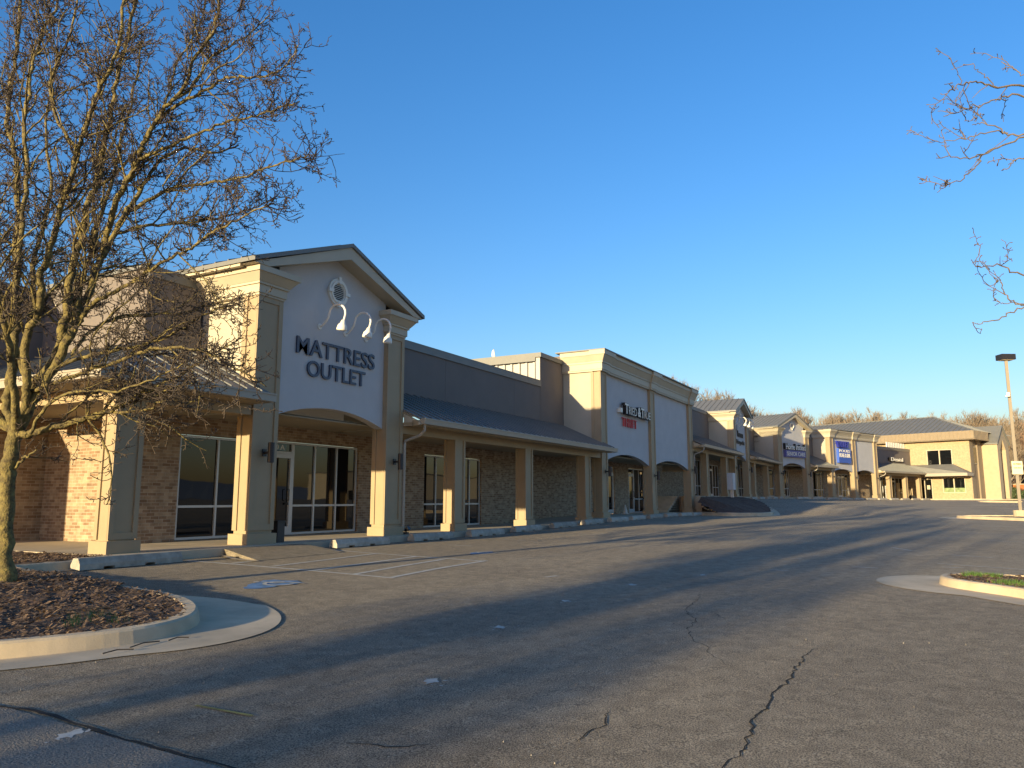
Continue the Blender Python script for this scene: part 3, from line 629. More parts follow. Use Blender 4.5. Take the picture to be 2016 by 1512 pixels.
MB(FW).box(14.86,15.62,15.56,15.585,1.31,1.50).build('panel',mat('pale teal number panel',(.16,.26,.28),.4),t); lettering(MB(FW),'400 A',14.98,15.56,1.335,1.475,15.55,15.56,.012).build('lettering','white',t)
for i,(x,nm) in enumerate(((14.14,'white gooseneck lamp left above the mattress lettering'),(15.11,'white gooseneck lamp in the middle above the mattress lettering'),(15.93,'white gooseneck lamp right above the mattress lettering'))):
    gooseneck(F0,x,.15,4.25,nm,'gooseneck lamps over the nearest sign')
for x,nm in ((60.3,'left white gooseneck lamp over the bakery lettering'),(61.6,'middle white gooseneck lamp over the bakery lettering'),(62.9,'right white gooseneck lamp over the bakery lettering')):
    gooseneck(F0,x,.15,5.75,nm,'gooseneck lamps over the bakery sign',1.4)
sconce(F0,12.39,1.02,'dark cylinder wall lamp left of the nearest shop door'); sconce(F0,17.12,1.02,'dark cylinder wall lamp right of the nearest storefront')
sconce(F0,32.75,1.24,'dark cylinder wall lamp on the left pilaster of the thrift shop'); sconce(F0,39.75,1.24,'dark cylinder wall lamp on the middle pilaster of the thrift shop'); sconce(F0,47.1,1.78,'dark cylinder wall lamp on the right pilaster of the thrift shop')
sconce(F0,59.25,2.35,'dark cylinder wall lamp left of the bakery arch'); sconce(F0,64.0,2.35,'dark cylinder wall lamp right of the bakery arch')
sconce(F1,.38,2.4,'dark cylinder wall lamp left of the senior care arch'); sconce(F1,5.5,2.4,'dark cylinder wall lamp right of the senior care arch')
sconce(F1,10.6,2.3,'dark cylinder wall lamp on the left pilaster under the pool sign'); sconce(F1,15.65,2.3,'dark cylinder wall lamp between the two far arches'); sconce(F1,20.85,2.3,'dark cylinder wall lamp on the last pilaster of the far arches')
for x,y,z,r,nm in ((50.0,1.86,6.1,.16,'round wall vent on the taupe wall after the thrift shop'),):
    t=thing('exhaust_hood',nm,'vent',(x,14.8,z)); MB(F0).box(x-1.9,x-.5,1.55,1.89,5.35,5.75).build('duct','white',t); MB(F0).tube([(x,1.89,5.6),(x,1.6,5.6),(x+.1,1.5,5.5)],.15,10).build('hood','dark',t)
t=thing('satellite_dish','small white round dish on the flat roof behind the parapet','satellite dish',(33.2,19,5.5))
MB(FW).tube([(33.0,19.2,4.3),(33.0,19.2,6.9)],.03,6).build('mast','dark',t)
MB(FW).tube([(33.05,18.95,7.15),(33.0,19.05,7.13),(32.97,19.1,7.11)],[.36,.24,.03],20).build('dish','white',t,smooth=True)
t=thing('litter_bin','dark upright ash bin against the left pilaster of the nearest gable','bin',(13.15,13.35,-.97))
MB(FW).box(12.99,13.21,13.1,13.38,-.97,-.52).build('bin_body','dark',t); MB(FW).box(12.97,13.23,13.08,13.40,-.519,-.48).build('bin_lid','black',t)
t=thing('electrical_cabinet','pale grey utility cabinet on a post beside the bakery front','cabinet',(54.4,12.3,0))
MB(FW).box(54.0,54.75,12.1,12.5,.65,1.8).build('cabinet_box',mat('pale blue grey enamel',(.42,.47,.52),.5),t); MB(FW).box(54.28,54.46,12.2,12.38,-.15,.65).build('post','alu',t)
t=thing('floor_light','small dark lamp on the ground beside the right pilaster of the nearest gable','lamp',(17.62,13.0,-.95))
MB(FW).box(17.6,17.72,12.9,13.05,-.95,-.9).tube([(17.66,12.95,-.9),(17.66,12.93,-.82)],.015,6).build('base','dark',t); MB(FW).tube([(17.66,13.0,-.86),(17.66,12.86,-.78)],[.035,.07],8).build('lamp_head','dark',t)
t=thing('standing_sign','white poster with red border in the thrift shop window','poster',(38.6,15.5,.2))
MB(FW).box(38.35,38.95,15.52,15.54,-.1,.55).build('sheet','white',t); MB(FW).box(38.95,39.15,15.52,15.54,-.05,.5).build('border','red',t)
t=thing('traffic_cone','small pale cone on the floor beside the thrift shop brick','cone',(40.6,15.0,-.79)); MB(FW).tube([(40.6,15.0,-.76),(40.6,15.0,-.3)],[.13,.03],12).build('cone_body','white',t); MB(FW).box(40.43,40.77,14.83,15.17,-.79,-.76).build('cone_base','white',t)
t=thing('hand_truck','dark upright hand truck by the last columns of the row','hand truck',F1.w((31,.6,z6))); b=MB(F1); b.tube([(30.9,.6,z6+.1),(30.9,.7,z6+1.5),(31.3,.7,z6+1.5),(31.3,.6,z6+.1)],.05,6); b.build('frame','dark',t); MB(F1).tube([(30.75,.5,z6+.28),(30.85,.5,z6+.28)],.28,12).tube([(31.35,.5,z6+.28),(31.45,.5,z6+.28)],.28,12).build('wheels','tire',t)

# ---------------------------------------------------------------- steps and rail in the right arch
t=thing('stairway','concrete steps with a dark wall rail inside the right thrift arch','stairs',(46,14.5,z2f))
b=MB(FW)
for i in range(7): b.box(44.9+i*.33,47.6,13.95,15.49,z2f-.1+i*.14,z2f+.001+(i+1)*.14-.14+.14-.001)
b.build('steps','concrete',t); MB(FW).tube([(44.6,15.42,-.05),(44.75,15.40,.0),(47.1,15.40,.98),(47.3,15.42,.98)],.03,6).build('handrail','dark',t)

# ================================================================ sidewalk, kerbs, mulch
SX=[7.9,28,32,41,47.6]; SZ=[-.97,-.97,-.82,-.79,-.79]
b=MB(FW); xs=sorted(set([8.62]+list(np.arange(10,47,1.5))+[28,32,47.6])); yf=12.62
for a,c in zip(xs[:-1],xs[1:]):
    za,zb=np.interp(a,SX,SZ),np.interp(c,SX,SZ); c2=c-.008
    b.hexa([(a,yf,za-.4),(c2,yf,zb-.4),(c2,15.5,zb-.4),(a,15.5,za-.4)],[(a,yf+.02,za),(c2,yf+.02,zb),(c2,15.5,zb),(a,15.5,za)])
b.hexa([(8.62,15.5,-1.4),(11.17,15.5,-1.4),(11.17,19.1,-1.4),(8.62,19.1,-1.4)],[(8.62,15.5,-.97),(11.17,15.5,-.97),(11.17,19.1,-.97),(8.62,19.1,-.97)])
struct(b.build('sidewalk','walk'))
b=MB(FW); xs=[47.62]+list(np.arange(49,75,2.0))+[75.6]
for a,c in zip(xs[:-1],xs[1:]): b.hexa([(a,12.62,-1.2),(c-.01,12.62,-1.2),(c-.01,15.5,-1.2),(a,15.5,-1.2)],[(a,12.64,.195),(c-.01,12.64,.195),(c-.01,15.5,.195),(a,15.5,.195)])
b.fr=F1; xs=[.1]+list(np.arange(2,35,2.0))+[34.9]
for a,c in zip(xs[:-1],xs[1:]):
    z=lambda s: np.interp(s,[0,10,21,35],[.19,.18,.05,-.03]); b.hexa([(a,-.42,-.6),(c-.01,-.42,-.6),(c-.01,2.5,-.6),(a,2.5,-.6)],[(a,-.4,z(a)),(c-.01,-.4,z(c)),(c-.01,2.5,z(c)),(a,2.5,z(a))])
struct(b.build('upper_sidewalk','walk'))
b=MB(FO); b.hexa([(-2.3,-8.6,-.4),(13,-8.6,-.4),(13,-4.6,-.4),(-2.3,-4.6,-.4)],[(-2.3,-8.6,.06),(13,-8.6,.06),(13,-4.6,.07),(-2.3,-4.6,.07)]); b.hexa([(-2.3,-4.59,-.4),(0,-4.59,-.4),(0,-.5,-.4),(-2.3,-.5,-.4)],[(-2.3,-4.59,.06),(0,-4.59,.06),(0,-.5,.06),(-2.3,-.5,.06)]); struct(b.build('office_sidewalk','walk'))
# left planter
kp=[(1.2,8.35),(2.4,7.70),(3.5,7.08),(4.25,6.70),(4.9,6.54),(5.45,6.66),(5.86,6.98),(6.18,7.45),(6.40,8.05),(6.48,8.8),(6.56,9.7),(6.68,10.8),(6.86,12.2)]
kp=smoothpath(kp,5)
gw=[]
for x,y in kp:
    g=.40
    if x>4.6 and y<7.6: g=.40+.45*math.sin(min(1,(x-4.6)/1.5)*math.pi/2)
    elif y>=7.6: g=max(.25,.80-.28*(y-7.6))
    gw.append(g)
kerb('planter_kerb',kp,1,.15,.17,guts=gw)
kerb('stall_kerb',[(6.86,12.2),(6.95,12.36),(7.8,12.36),(8.62,12.36)],1,.15,.15,guts=[.1,.1,.1,.1])
def surf(name,m,inside,x0,x1,y0,y1,zf,st=.12,amp=.02,kind='structure'):
    b=MB(FW); nx_,ny_=int((x1-x0)/st)+1,int((y1-y0)/st)+1; H={}
    def pt(i,j):
        if (i,j) not in H:
            x=x0+i*st; y=y0+j*st; H[i,j]=(x,y,zf(x,y)+random.uniform(-amp,amp))
        return H[i,j]
    for i in range(nx_-1):
        for j in range(ny_-1):
            if inside(x0+(i+.5)*st,y0+(j+.5)*st): b.face([pt(i,j),pt(i+1,j),pt(i+1,j+1),pt(i,j+1)])
    o=b.build(name,m); o['kind']=kind; return o
def inpoly(P):
    def f(x,y):
        r=False
        for (a,c),(d,e) in zip(P,P[1:]+P[:1]):
            if (c>y)!=(e>y) and x<(d-a)*(y-c)/(e-c)+a: r=not r
        return r
    return f
kn=normals(kp); inner=[(x+a*.12,y+c*.12) for (x,y),(a,c) in zip(kp,kn)]
PP=inner+[(6.95,12.5),(8.7,12.5),(8.7,19.0),(-6,19),(-6,8.8)]
ip=inpoly(PP)
mz=lambda x,y: zg(x,y)+.13+.10*math.exp(-((x-5.5)**2+(y-10.1)**2)/2.2)+(.02 if y>12.4 else 0)
surf('planter_bed','mulch',ip,-6,8.8,6.0,19,mz,.14,.018)
# loose chips
def chips(name,m,ins,x0,x1,y0,y1,zf,n,s0=.015,s1=.045,cat=None,lift=.03):
    b=MB(FW); k=0
    while k<n:
        x=random.uniform(x0,x1); y=random.uniform(y0,y1)
        if not ins(x,y): continue
        k+=1; L=random.uniform(s0,s1); w_=L*random.uniform(.2,.45); a=random.uniform(0,6.28); z=zf(x,y)+random.uniform(.004,lift); u=(math.cos(a)*L,math.sin(a)*L,random.uniform(-.5,.5)*L); v=(-math.sin(a)*w_,math.cos(a)*w_,random.uniform(-.4,.4)*w_)
        b.face([(x-u[0]-v[0],y-u[1]-v[1],z-u[2]-v[2]),(x+u[0]-v[0],y+u[1]-v[1],z+u[2]-v[2]),(x+u[0]+v[0],y+u[1]+v[1],z+u[2]+v[2]),(x-u[0]+v[0],y-u[1]+v[1],z-u[2]+v[2])])
    o=b.build(name,m); o['kind']='stuff'; return o
chips('bark_mulch','chip',inpoly([(1,6.0)]+inner+[(6.95,12.5),(8.6,12.5),(8.6,14.5),(1,14)]),1.0,8.6,6.2,14.5,mz,26000,.008,.034)
# small weeds near the kerb
b=MB(FW)
for cx_,cy_ in ((4.6,7.2),(4.75,7.3),(4.9,7.0),(5.0,7.4)):
    for i in range(26):
        a=random.uniform(0,6.28); x=cx_+random.gauss(0,.05); y=cy_+random.gauss(0,.05); z=mz(x,y); h=random.uniform(.05,.14); dx,dy=math.cos(a)*h*.5,math.sin(a)*h*.5
        b.face([(x-.003,y,z),(x+.004,y,z),(x+dx,y+dy,z+h)])
o=b.build('weeds','grass'); o['kind']='stuff'
b=MB(FW)
for (x0,y0,x1,y1) in ((4.62,6.38,4.95,6.42),(4.35,6.36,4.60,6.30),(5.0,6.36,5.2,6.33),(4.2,7.5,3.9,7.2),(4.9,7.8,5.3,7.7)):
    z=(zg(x0,y0)+.03) if y0<6.5 else mz(x0,y0)+.03; b.tube([(x0,y0,z),((x0+x1)/2,(y0+y1)/2+.02,z+.012),(x1,y1,z)],.006,5)
o=b.build('fallen_twigs','twig'); o['kind']='stuff'

# mulch bed between the lower and the upper lot
pk=smoothpath([(46.3,12.5),(45.4,11.4),(45.0,10.3),(45.8,9.3),(47.6,8.75),(50.0,8.8),(52.6,9.4),(55.0,10.5),(57.2,12.3)],5)
kerb('bank_kerb',pk,1,.22,.16,guts=[.35]*len(pk))
kn=normals(pk); inn=[(x+a*.1,y+c*.1) for (x,y),(a,c) in zip(pk,kn)]; P2=inn+[(57.3,12.63),(46.2,12.63)]
def bz(x,y):
    t=min(1,max(0,(y-9.0)/3.4)); return (zg(x,y)+.12)*(1-t)+.16*t*min(1,max(.0,(x-45.2)/1.8)) + (1-min(1,max(.0,(x-45.2)/1.8)))*t*(-.75)
surf('bank_bed','mulch',inpoly(P2),44.5,57.6,8.5,12.7,bz,.25,.03)
b=MB(FW); b.tube([(47.72,12.96,-.2),(47.74,12.8,-.32),(47.6,12.3,-.62),(47.3,11.6,-.74)],.055,6); tag(b.build('drain_pipe','white'),'white elbow drain pipe running down the mulch bank','drain pipe')

# right islands
i1=smoothpath([(10.6,-3.2),(11.6,-2.2),(12.6,-1.28),(13.25,-.72),(13.8,-.2),(14.25,.02),(14.7,.0),(14.98,-.28),(15.1,-.9),(14.9,-1.9),(14.4,-3.4)],5)
def gi(x,y): return .50 if y<-.6 else .50+.45*min(1,(y+.6)/.7)
kerb('island_kerb',i1,-1,.14,.16,guts=[gi(x,y) if x<14.99 else .35 for x,y in i1])
kn=normals(i1); inn=[(x-a*.1,y-c*.1) for (x,y),(a,c) in zip(i1,kn)]; ii1=inpoly(inn); mzi=lambda x,y: zg(x,y)+.12
surf('island_bed',mat('red brown soil',(.09,.045,.03),.95,.3,8,1,30),ii1,10.3,15.2,-3.6,.1,mzi,.1,.012)
b=MB(FW)
clumps=[(14.75,-.45,.12),(14.7,-.7,.12),(13.75,-.85,.16),(13.6,-1.1,.14),(14.6,-1.45,.16),(14.3,-1.9,.18),(13.0,-1.9,.16)]
for cx_,cy_,s in clumps:
    for i in range(330):
        a=random.uniform(0,6.28); x=cx_+random.gauss(0,s*.6); y=cy_+random.gauss(0,s*.6); z=mzi(x,y); h=random.uniform(.02,.085); dx,dy=math.cos(a)*h*.6,math.sin(a)*h*.6; n_=(-math.sin(a)*.006,math.cos(a)*.006)
        b.face([(x-n_[0],y-n_[1],z),(x+n_[0],y+n_[1],z),(x+dx,y+dy,z+h)])
o=b.build('island_grass','grass'); o['kind']='stuff'
chips('island_mulch','chip',ii1,10.3,15.2,-3.6,.1,mzi,3000)
i2=smoothpath([(44,-4.6),(46.0,-3.0),(47.6,-1.7),(48.8,-1.0),(49.6,-1.1),(50.0,-1.9),(50.2,-3.2),(50.4,-5.5)],4)
kerb('far_island_kerb',i2,-1,.16,.3,guts=[.3 if y<-1.8 else .9 for x,y in i2]); kn=normals(i2); inn=[(x-a*.2,y-c*.2) for (x,y),(a,c) in zip(i2,kn)]
surf('far_island_bed',mat('dry island soil',(.13,.09,.04),.95,.3,3),inpoly(inn),44,50.4,-5.6,-1,mzi,.3,.02)
i3=[(82,-6.5),(84,-3.9),(86,-3.6),(88,-4.2),(90,-7)]
kerb('distant_island_kerb',smoothpath(i3,4),-1,.16,.5,guts=[.2]*17)

# light pole with its sign
px_,py_=49.4,-3.95; pz=zg(px_,py_)
t=thing('light_pole','tall tan steel parking lot pole with a box lamp on top','light pole',(px_,py_,pz))
MB(FW).tube([(px_,py_,pz),(px_,py_,pz+.45)],.34,14).build('concrete_base','concrete',t); MB(FW).box(px_-.075,px_+.075,py_-.075,py_+.075,pz+.45,7.55).build('pole','pole',t)
MB(Frame(px_,py_,-60)).box(-.38,.38,-.28,.28,7.55,7.85).build('lamp_head','dark',t); MB(Frame(px_,py_,-60)).box(-.3,.3,-.2,.2,7.52,7.549).build('lens','cream',t)
MB(FW).box(px_-.3,px_-.1,py_+.05,py_+.2,5.5,5.56).box(px_-.38,px_-.26,py_+.0,py_+.14,5.5,5.72).build('camera_bracket','white',t)
fs=Frame(px_-.2,py_-.02,-62); t=thing('parking_sign','cream rectangular sign with dark lines fixed to the light pole','sign',(px_-.2,py_,1.6))
MB(fs).box(-.27,.29,-.02,.02,1.32,2.02).build('plate','signcream',t); b=MB(fs); lettering(b,'NO PARKING',-.2,.22,1.82,1.92,-.03,-.021,.0); lettering(b,'TOW AWAY',-.2,.22,1.62,1.70,-.03,-.021,0); b.build('lettering','black',t)
PEAR_LIMBS={
 'trunk':([[5.511,10.08,-1.025],[5.491,10.116,-0.415],[5.48,10.137,0.144],[5.487,10.124,0.522],[5.497,10.105,0.828]],0.1,0.085),
 'a':([[5.497,10.105,0.828],[5.457,10.292,1.169],[5.496,10.33,1.431],[5.526,10.388,1.866],[5.558,10.439,2.303],[5.558,10.551,2.758],[5.593,10.599,3.103],[5.597,10.703,3.462],[5.631,10.752,3.821],[5.628,10.869,4.194],[5.645,10.949,4.567],[5.622,11.103,4.992],[5.599,11.257,5.403],[5.634,11.305,6.059],[5.672,11.345,6.813],[5.671,11.46,7.838]],0.055,0.02),
 'b':([[5.502,10.096,0.853],[5.507,9.963,1.2],[5.463,9.922,1.501],[5.409,9.897,2.003],[5.42,9.755,2.238],[5.409,9.652,2.602],[5.357,9.625,2.789],[5.357,9.501,3.027],[5.347,9.397,3.303],[5.348,9.272,3.664],[5.342,9.159,3.891],[5.336,9.047,4.271],[5.338,8.921,4.536],[5.338,8.797,4.827],[5.341,8.668,5.036],[5.352,8.525,5.271],[5.362,8.384,5.708],[5.311,8.354,6.489]],0.05,0.015),
 'c':([[5.509,10.084,0.841],[5.598,10.024,1.266],[5.626,10.077,1.437]],0.06,0.055),
 'c1':([[5.626,10.077,1.437],[5.801,9.891,1.82],[5.859,9.92,2.198],[5.919,9.945,2.543],[5.957,10.01,2.889],[6.012,10.046,3.25],[6.086,10.044,3.538],[6.145,10.071,3.98],[6.218,10.073,4.288],[6.296,10.065,4.558],[6.339,10.121,5.024],[6.399,10.146,5.352],[6.458,10.174,5.742],[6.523,10.189,6.342],[6.596,10.189,6.767],[6.665,10.199,7.26],[6.734,10.208,8.089],[6.782,10.255,9.015]],0.055,0.018),
 'd':([[5.509,10.084,0.841],[5.646,9.916,1.395],[5.738,9.83,1.678],[5.861,9.688,2.174],[5.922,9.658,2.509],[5.999,9.601,2.733],[6.049,9.593,3.078],[6.119,9.549,3.274],[6.179,9.522,3.48],[6.273,9.432,3.839],[6.384,9.312,4.154],[6.448,9.279,4.332],[6.567,9.143,4.685],[6.751,8.889,4.869],[6.967,8.575,4.828],[7.163,8.299,4.961]],0.06,0.01),
 'e':([[6.245,9.777,3.325],[6.227,9.671,3.664],[6.238,9.511,4.111],[6.25,9.349,4.345],[6.253,9.205,4.549],[6.253,9.065,4.817],[6.265,8.903,5.018],[6.304,8.692,5.282],[6.357,8.454,5.487],[6.362,8.306,5.888],[6.421,8.058,6.193],[6.406,7.947,6.615],[6.37,7.872,7.164]],0.04,0.012),
 'f':([[6.329,8.995,5.069],[6.376,8.61,5.273],[6.429,8.213,5.377],[6.459,7.86,5.483],[6.48,7.521,5.422],[6.529,7.133,5.359],[6.549,6.797,5.427],[6.507,6.576,5.601]],0.022,0.006),
 'g':([[6.361,9.564,3.893],[6.446,9.078,4.065],[6.493,8.663,4.158],[6.594,8.149,4.156],[6.685,7.654,4.158],[6.721,7.258,4.22],[6.751,6.874,4.238],[6.779,6.493,4.246]],0.025,0.006),
 'h':([[6.289,9.696,3.579],[6.603,9.432,3.787],[6.916,9.172,3.865],[7.237,8.896,3.989],[7.504,8.719,4.123],[7.778,8.528,4.307],[8.0,8.435,4.494]],0.022,0.006),
 'i':([[5.909,9.767,2.191],[5.918,9.424,2.493],[5.948,9.045,2.606],[5.991,8.639,2.735],[5.963,8.365,2.814],[6.017,7.941,2.966],[6.004,7.639,3.017],[6.032,7.262,3.165],[6.055,6.895,3.264],[6.12,6.45,3.382]],0.028,0.007),
 'j':([[5.862,9.643,1.834],[6.058,9.702,2.145],[6.364,9.558,2.434],[6.732,9.3,2.532],[7.077,9.085,2.603],[7.375,8.955,2.749],[7.735,8.711,2.823]],0.022,0.006),
 'k':([[5.75,9.85,1.681],[5.863,9.343,1.807],[5.95,8.885,1.845],[5.999,8.495,1.869],[6.025,8.148,1.941],[6.067,7.772,2.048],[6.104,7.405,2.194],[6.137,7.046,2.25]],0.024,0.006),
 'l':([[5.565,9.98,1.357],[5.662,9.41,1.49],[5.815,8.736,1.663],[5.88,8.225,1.766],[5.892,7.81,1.766],[5.948,7.314,1.693],[5.953,6.914,1.528],[5.954,6.519,1.347],[5.906,6.214,1.196]],0.026,0.006),
 'low':([[5.505,10.091,0.789],[5.56,9.885,0.817],[5.631,9.65,0.876],[5.764,9.301,0.954],[5.9,8.946,1.062],[5.962,8.728,1.139],[6.03,8.498,1.252],[6.175,8.127,1.446],[6.248,7.889,1.564],[6.378,7.544,1.794],[6.487,7.24,1.941]],0.045,0.006),
 'low2':([[5.794,9.35,0.959],[5.9,8.946,1.062],[6.057,8.449,1.076],[6.112,8.138,1.176],[6.192,7.782,1.145],[6.203,7.553,1.212]],0.02,0.005),
 'low3':([[5.509,10.083,0.364],[5.525,9.985,0.47],[5.551,9.867,0.531],[5.576,9.751,0.611]],0.02,0.008),
 'low4':([[5.473,9.731,0.804],[5.408,9.349,1.109],[5.431,8.804,1.261],[5.509,8.159,1.228],[5.542,7.595,1.337],[5.539,7.099,1.468]],0.02,0.005),
 'm':([[5.357,10.153,2.973],[5.395,10.214,3.84],[5.427,10.286,4.36],[5.418,10.434,4.938],[5.456,10.494,5.554],[5.503,10.539,6.073],[5.582,10.524,6.504],[5.683,10.47,6.858],[5.716,10.54,7.538]],0.03,0.012),
 'n':([[5.626,10.077,1.437],[5.592,10.391,1.857],[5.531,10.754,2.569],[5.448,11.158,3.312],[5.368,11.556,4.235],[5.277,11.975,5.279]],0.045,0.015),
 'o':([[5.497,10.105,0.828],[5.254,10.385,1.153],[5.009,10.668,1.527],[4.751,10.974,2.159],[4.539,11.197,3.057],[4.351,11.374,4.033]],0.05,0.012),
 'p':([[5.497,10.106,0.841],[5.309,9.824,1.189],[5.084,9.609,1.703],[4.831,9.446,2.25],[4.595,9.252,3.071],[4.357,9.063,3.976],[4.172,8.775,4.902]],0.05,0.012),
 'q':([[5.497,10.106,0.841],[5.781,10.241,1.334],[6.098,10.316,2.074],[6.386,10.445,3.02],[6.676,10.569,4.199],[6.962,10.7,5.306],[7.225,10.875,6.493],[7.463,11.095,7.58]],0.05,0.01),
 'q2':([[5.497,10.106,0.841],[5.664,10.635,1.481],[5.985,10.882,2.397],[6.202,11.32,3.554],[6.5,11.61,4.657],[6.64,12.189,6.029],[6.937,12.481,7.521]],0.05,0.01),
 'r':([[5.509,10.084,0.841],[5.421,10.56,0.984],[5.304,11.088,1.198],[5.116,11.748,1.42],[4.902,12.455,1.928]],0.035,0.008),
 's':([[6.328,10.252,4.365],[6.593,10.044,4.769],[6.838,9.872,5.306],[7.048,9.765,6.025],[7.191,9.781,6.686],[7.415,9.649,7.284],[7.561,9.659,8.079]],0.022,0.008),
 't':([[5.364,9.094,4.293],[5.183,9.302,4.721],[5.098,9.332,5.164],[5.135,9.139,5.606],[5.141,9.002,6.05],[5.117,8.921,6.494]],0.02,0.008),
 'u':([[6.168,9.081,4.488],[6.325,8.688,4.659],[6.481,8.298,4.836],[6.636,7.907,4.969],[6.777,7.544,5.029],[6.883,7.245,5.118],[6.973,6.975,5.177]],0.022,0.006),
 'v':([[6.25,8.617,5.237],[6.482,8.463,5.551],[6.658,8.411,6.003],[6.893,8.251,6.314],[7.133,8.083,6.632],[7.324,8.002,6.957]],0.02,0.006),
}
ISLAND_TREE_LIMBS={
 'trunk':([[12.329,-3.828,-1.402],[12.35,-3.867,-0.387],[12.386,-3.934,0.486]],0.13,0.11),
 'A':([[12.386,-3.934,0.486],[12.044,-3.514,1.978],[11.567,-2.847,3.321],[11.054,-2.113,4.175],[10.713,-1.696,4.448]],0.07,0.02),
 'B':([[12.386,-3.934,0.486],[12.147,-3.337,1.336],[11.836,-2.608,1.782],[11.535,-1.898,2.114],[11.397,-1.489,2.312]],0.05,0.012),
 'C':([[12.386,-3.934,0.486],[13.043,-4.583,2.381],[13.759,-5.34,5.218],[14.391,-5.945,7.659]],0.08,0.03),
 'D':([[12.386,-3.934,0.486],[12.531,-4.828,1.934],[12.691,-5.75,3.969]],0.07,0.02),
 'R1':([[11.054,-2.113,4.175],[10.704,-1.619,4.722],[10.44,-1.284,4.891],[10.202,-0.996,4.825],[10.033,-0.834,4.835],[9.883,-0.709,4.807],[9.735,-0.586,4.728],[9.584,-0.458,4.612]],0.014,0.004),
 'R1b':([[9.772,-0.594,4.744],[9.715,-0.593,4.823],[9.63,-0.542,4.913]],0.005,0.003),
 'R1c':([[10.159,-0.992,4.804],[10.077,-0.875,4.936],[10.017,-0.8,4.991],[9.973,-0.753,5.078]],0.006,0.003),
 'R2':([[10.713,-1.696,4.448],[10.461,-1.275,4.761],[10.318,-1.052,4.737],[10.177,-0.836,4.642],[10.014,-0.579,4.541],[9.9,-0.41,4.466]],0.011,0.004),
 'R2b':([[10.171,-0.804,4.628],[10.163,-0.754,4.527],[10.139,-0.675,4.452],[10.13,-0.623,4.461]],0.005,0.003),
 'R3':([[10.713,-1.696,4.448],[10.512,-1.242,4.313],[10.47,-1.082,4.333],[10.46,-0.98,4.431],[10.417,-0.817,4.517],[10.41,-0.72,4.512]],0.011,0.004),
 'R3b':([[10.555,-1.091,4.381],[10.53,-0.983,4.409],[10.443,-0.76,4.385],[10.393,-0.606,4.347],[10.306,-0.382,4.342],[10.253,-0.223,4.33]],0.008,0.003),
 'R4':([[10.713,-1.696,4.448],[10.529,-1.417,4.337],[10.392,-1.226,4.239],[10.203,-0.937,4.079],[10.074,-0.759,3.978],[9.956,-0.603,3.927],[9.836,-0.442,3.926],[9.721,-0.29,3.9]],0.012,0.004),
 'R4b':([[10.091,-0.761,3.984],[10.0,-0.699,3.83],[9.856,-0.54,3.659],[9.702,-0.36,3.533],[9.594,-0.267,3.44]],0.008,0.003),
 'R5':([[10.668,-1.613,4.127],[10.569,-1.346,4.05],[10.546,-1.221,4.03],[10.532,-1.112,4.023],[10.535,-1.033,3.932],[10.552,-0.982,3.924]],0.009,0.004),
 'R6':([[10.72,-1.708,4.577],[10.683,-1.484,4.945],[10.681,-1.324,5.128],[10.714,-1.227,5.267],[10.737,-1.112,5.407]],0.009,0.004),
 'R7':([[11.4,-1.598,2.377],[11.219,-1.341,2.625],[11.079,-1.158,2.725],[10.962,-1.017,2.779],[10.848,-0.882,2.845],[10.683,-0.653,2.802],[10.634,-0.639,2.855],[10.611,-0.672,2.946]],0.011,0.004),
 'R8':([[11.397,-1.489,2.312],[11.208,-1.141,2.383],[11.119,-0.977,2.474],[11.089,-0.922,2.617],[11.071,-0.889,2.696],[11.017,-0.789,2.63]],0.01,0.004),
 'R8b':([[11.208,-1.141,2.383],[11.091,-0.995,2.4],[10.991,-0.882,2.392],[10.915,-0.811,2.357]],0.006,0.003),
 'R9':([[11.309,-1.326,2.351],[11.207,-1.117,2.353],[11.111,-0.92,2.239],[11.03,-0.751,2.196],[10.983,-0.642,2.154],[10.95,-0.561,2.169]],0.009,0.004),
}
# ================================================================ wheel stops
def stop_mesh(L=1.98,broken=False):
    b=MB(FW); top=.19; 
    def sec(x,zb,k=1): return [(x,-.12,zb),(x,.12,zb),(x,.115,.09*k),(x,.06,top*k),(x,-.06,top*k),(x,-.115,.09*k)]
    cuts=[(0,0),(.02,0),(.42,0),(.421,.04),(.62,.04),(.621,0),(1.2,0),(1.201,.04),(1.40,.04),(1.401,0),(L-.02,0),(L,0)]
    S_=[sec(x,z,.97 if x in (0,L) else 1) for x,z in cuts]
    for s0,s1 in zip(S_[:-1],S_[1:]):
        for k in range(6): k2=(k+1)%6; b.face([s0[k],s0[k2],s1[k2],s1[k]][::-1])
    b.face(S_[0][::-1]); b.face(S_[-1]); return b
base=stop_mesh().build('wheel_stop','stop')
lab=['nearest concrete wheel stop beside the planter kerb, its cream end lit','concrete wheel stop in front of the glazed mattress storefront','concrete wheel stop at the foot of the right gable pilaster','concrete wheel stop before the first canopy column and window','concrete wheel stop midway between the first two canopy columns','concrete wheel stop before the second canopy column','concrete wheel stop before the plain brick under the first canopy','concrete wheel stop at the left edge of the thrift shop','cracked concrete wheel stop under the left thrift arch','concrete wheel stop before the middle thrift pilaster','concrete wheel stop left in front of the right thrift arch','concrete wheel stop right in front of the right thrift arch','last low concrete wheel stop at the mulch bank']
pos=[(7.75,12.2,1.5),(13.98,12.32,0),(17.1,12.38,.5),(20.0,12.36,-.8),(22.8,12.36,.6),(25.7,12.34,-.5),(28.6,12.35,1),(31.5,12.36,-1),(34.0,12.3,2.5),(36.6,12.34,0),(39.3,12.34,.7),(41.9,12.32,-.9),(44.2,12.3,.4)]
G_='concrete wheel stops along the shop fronts'
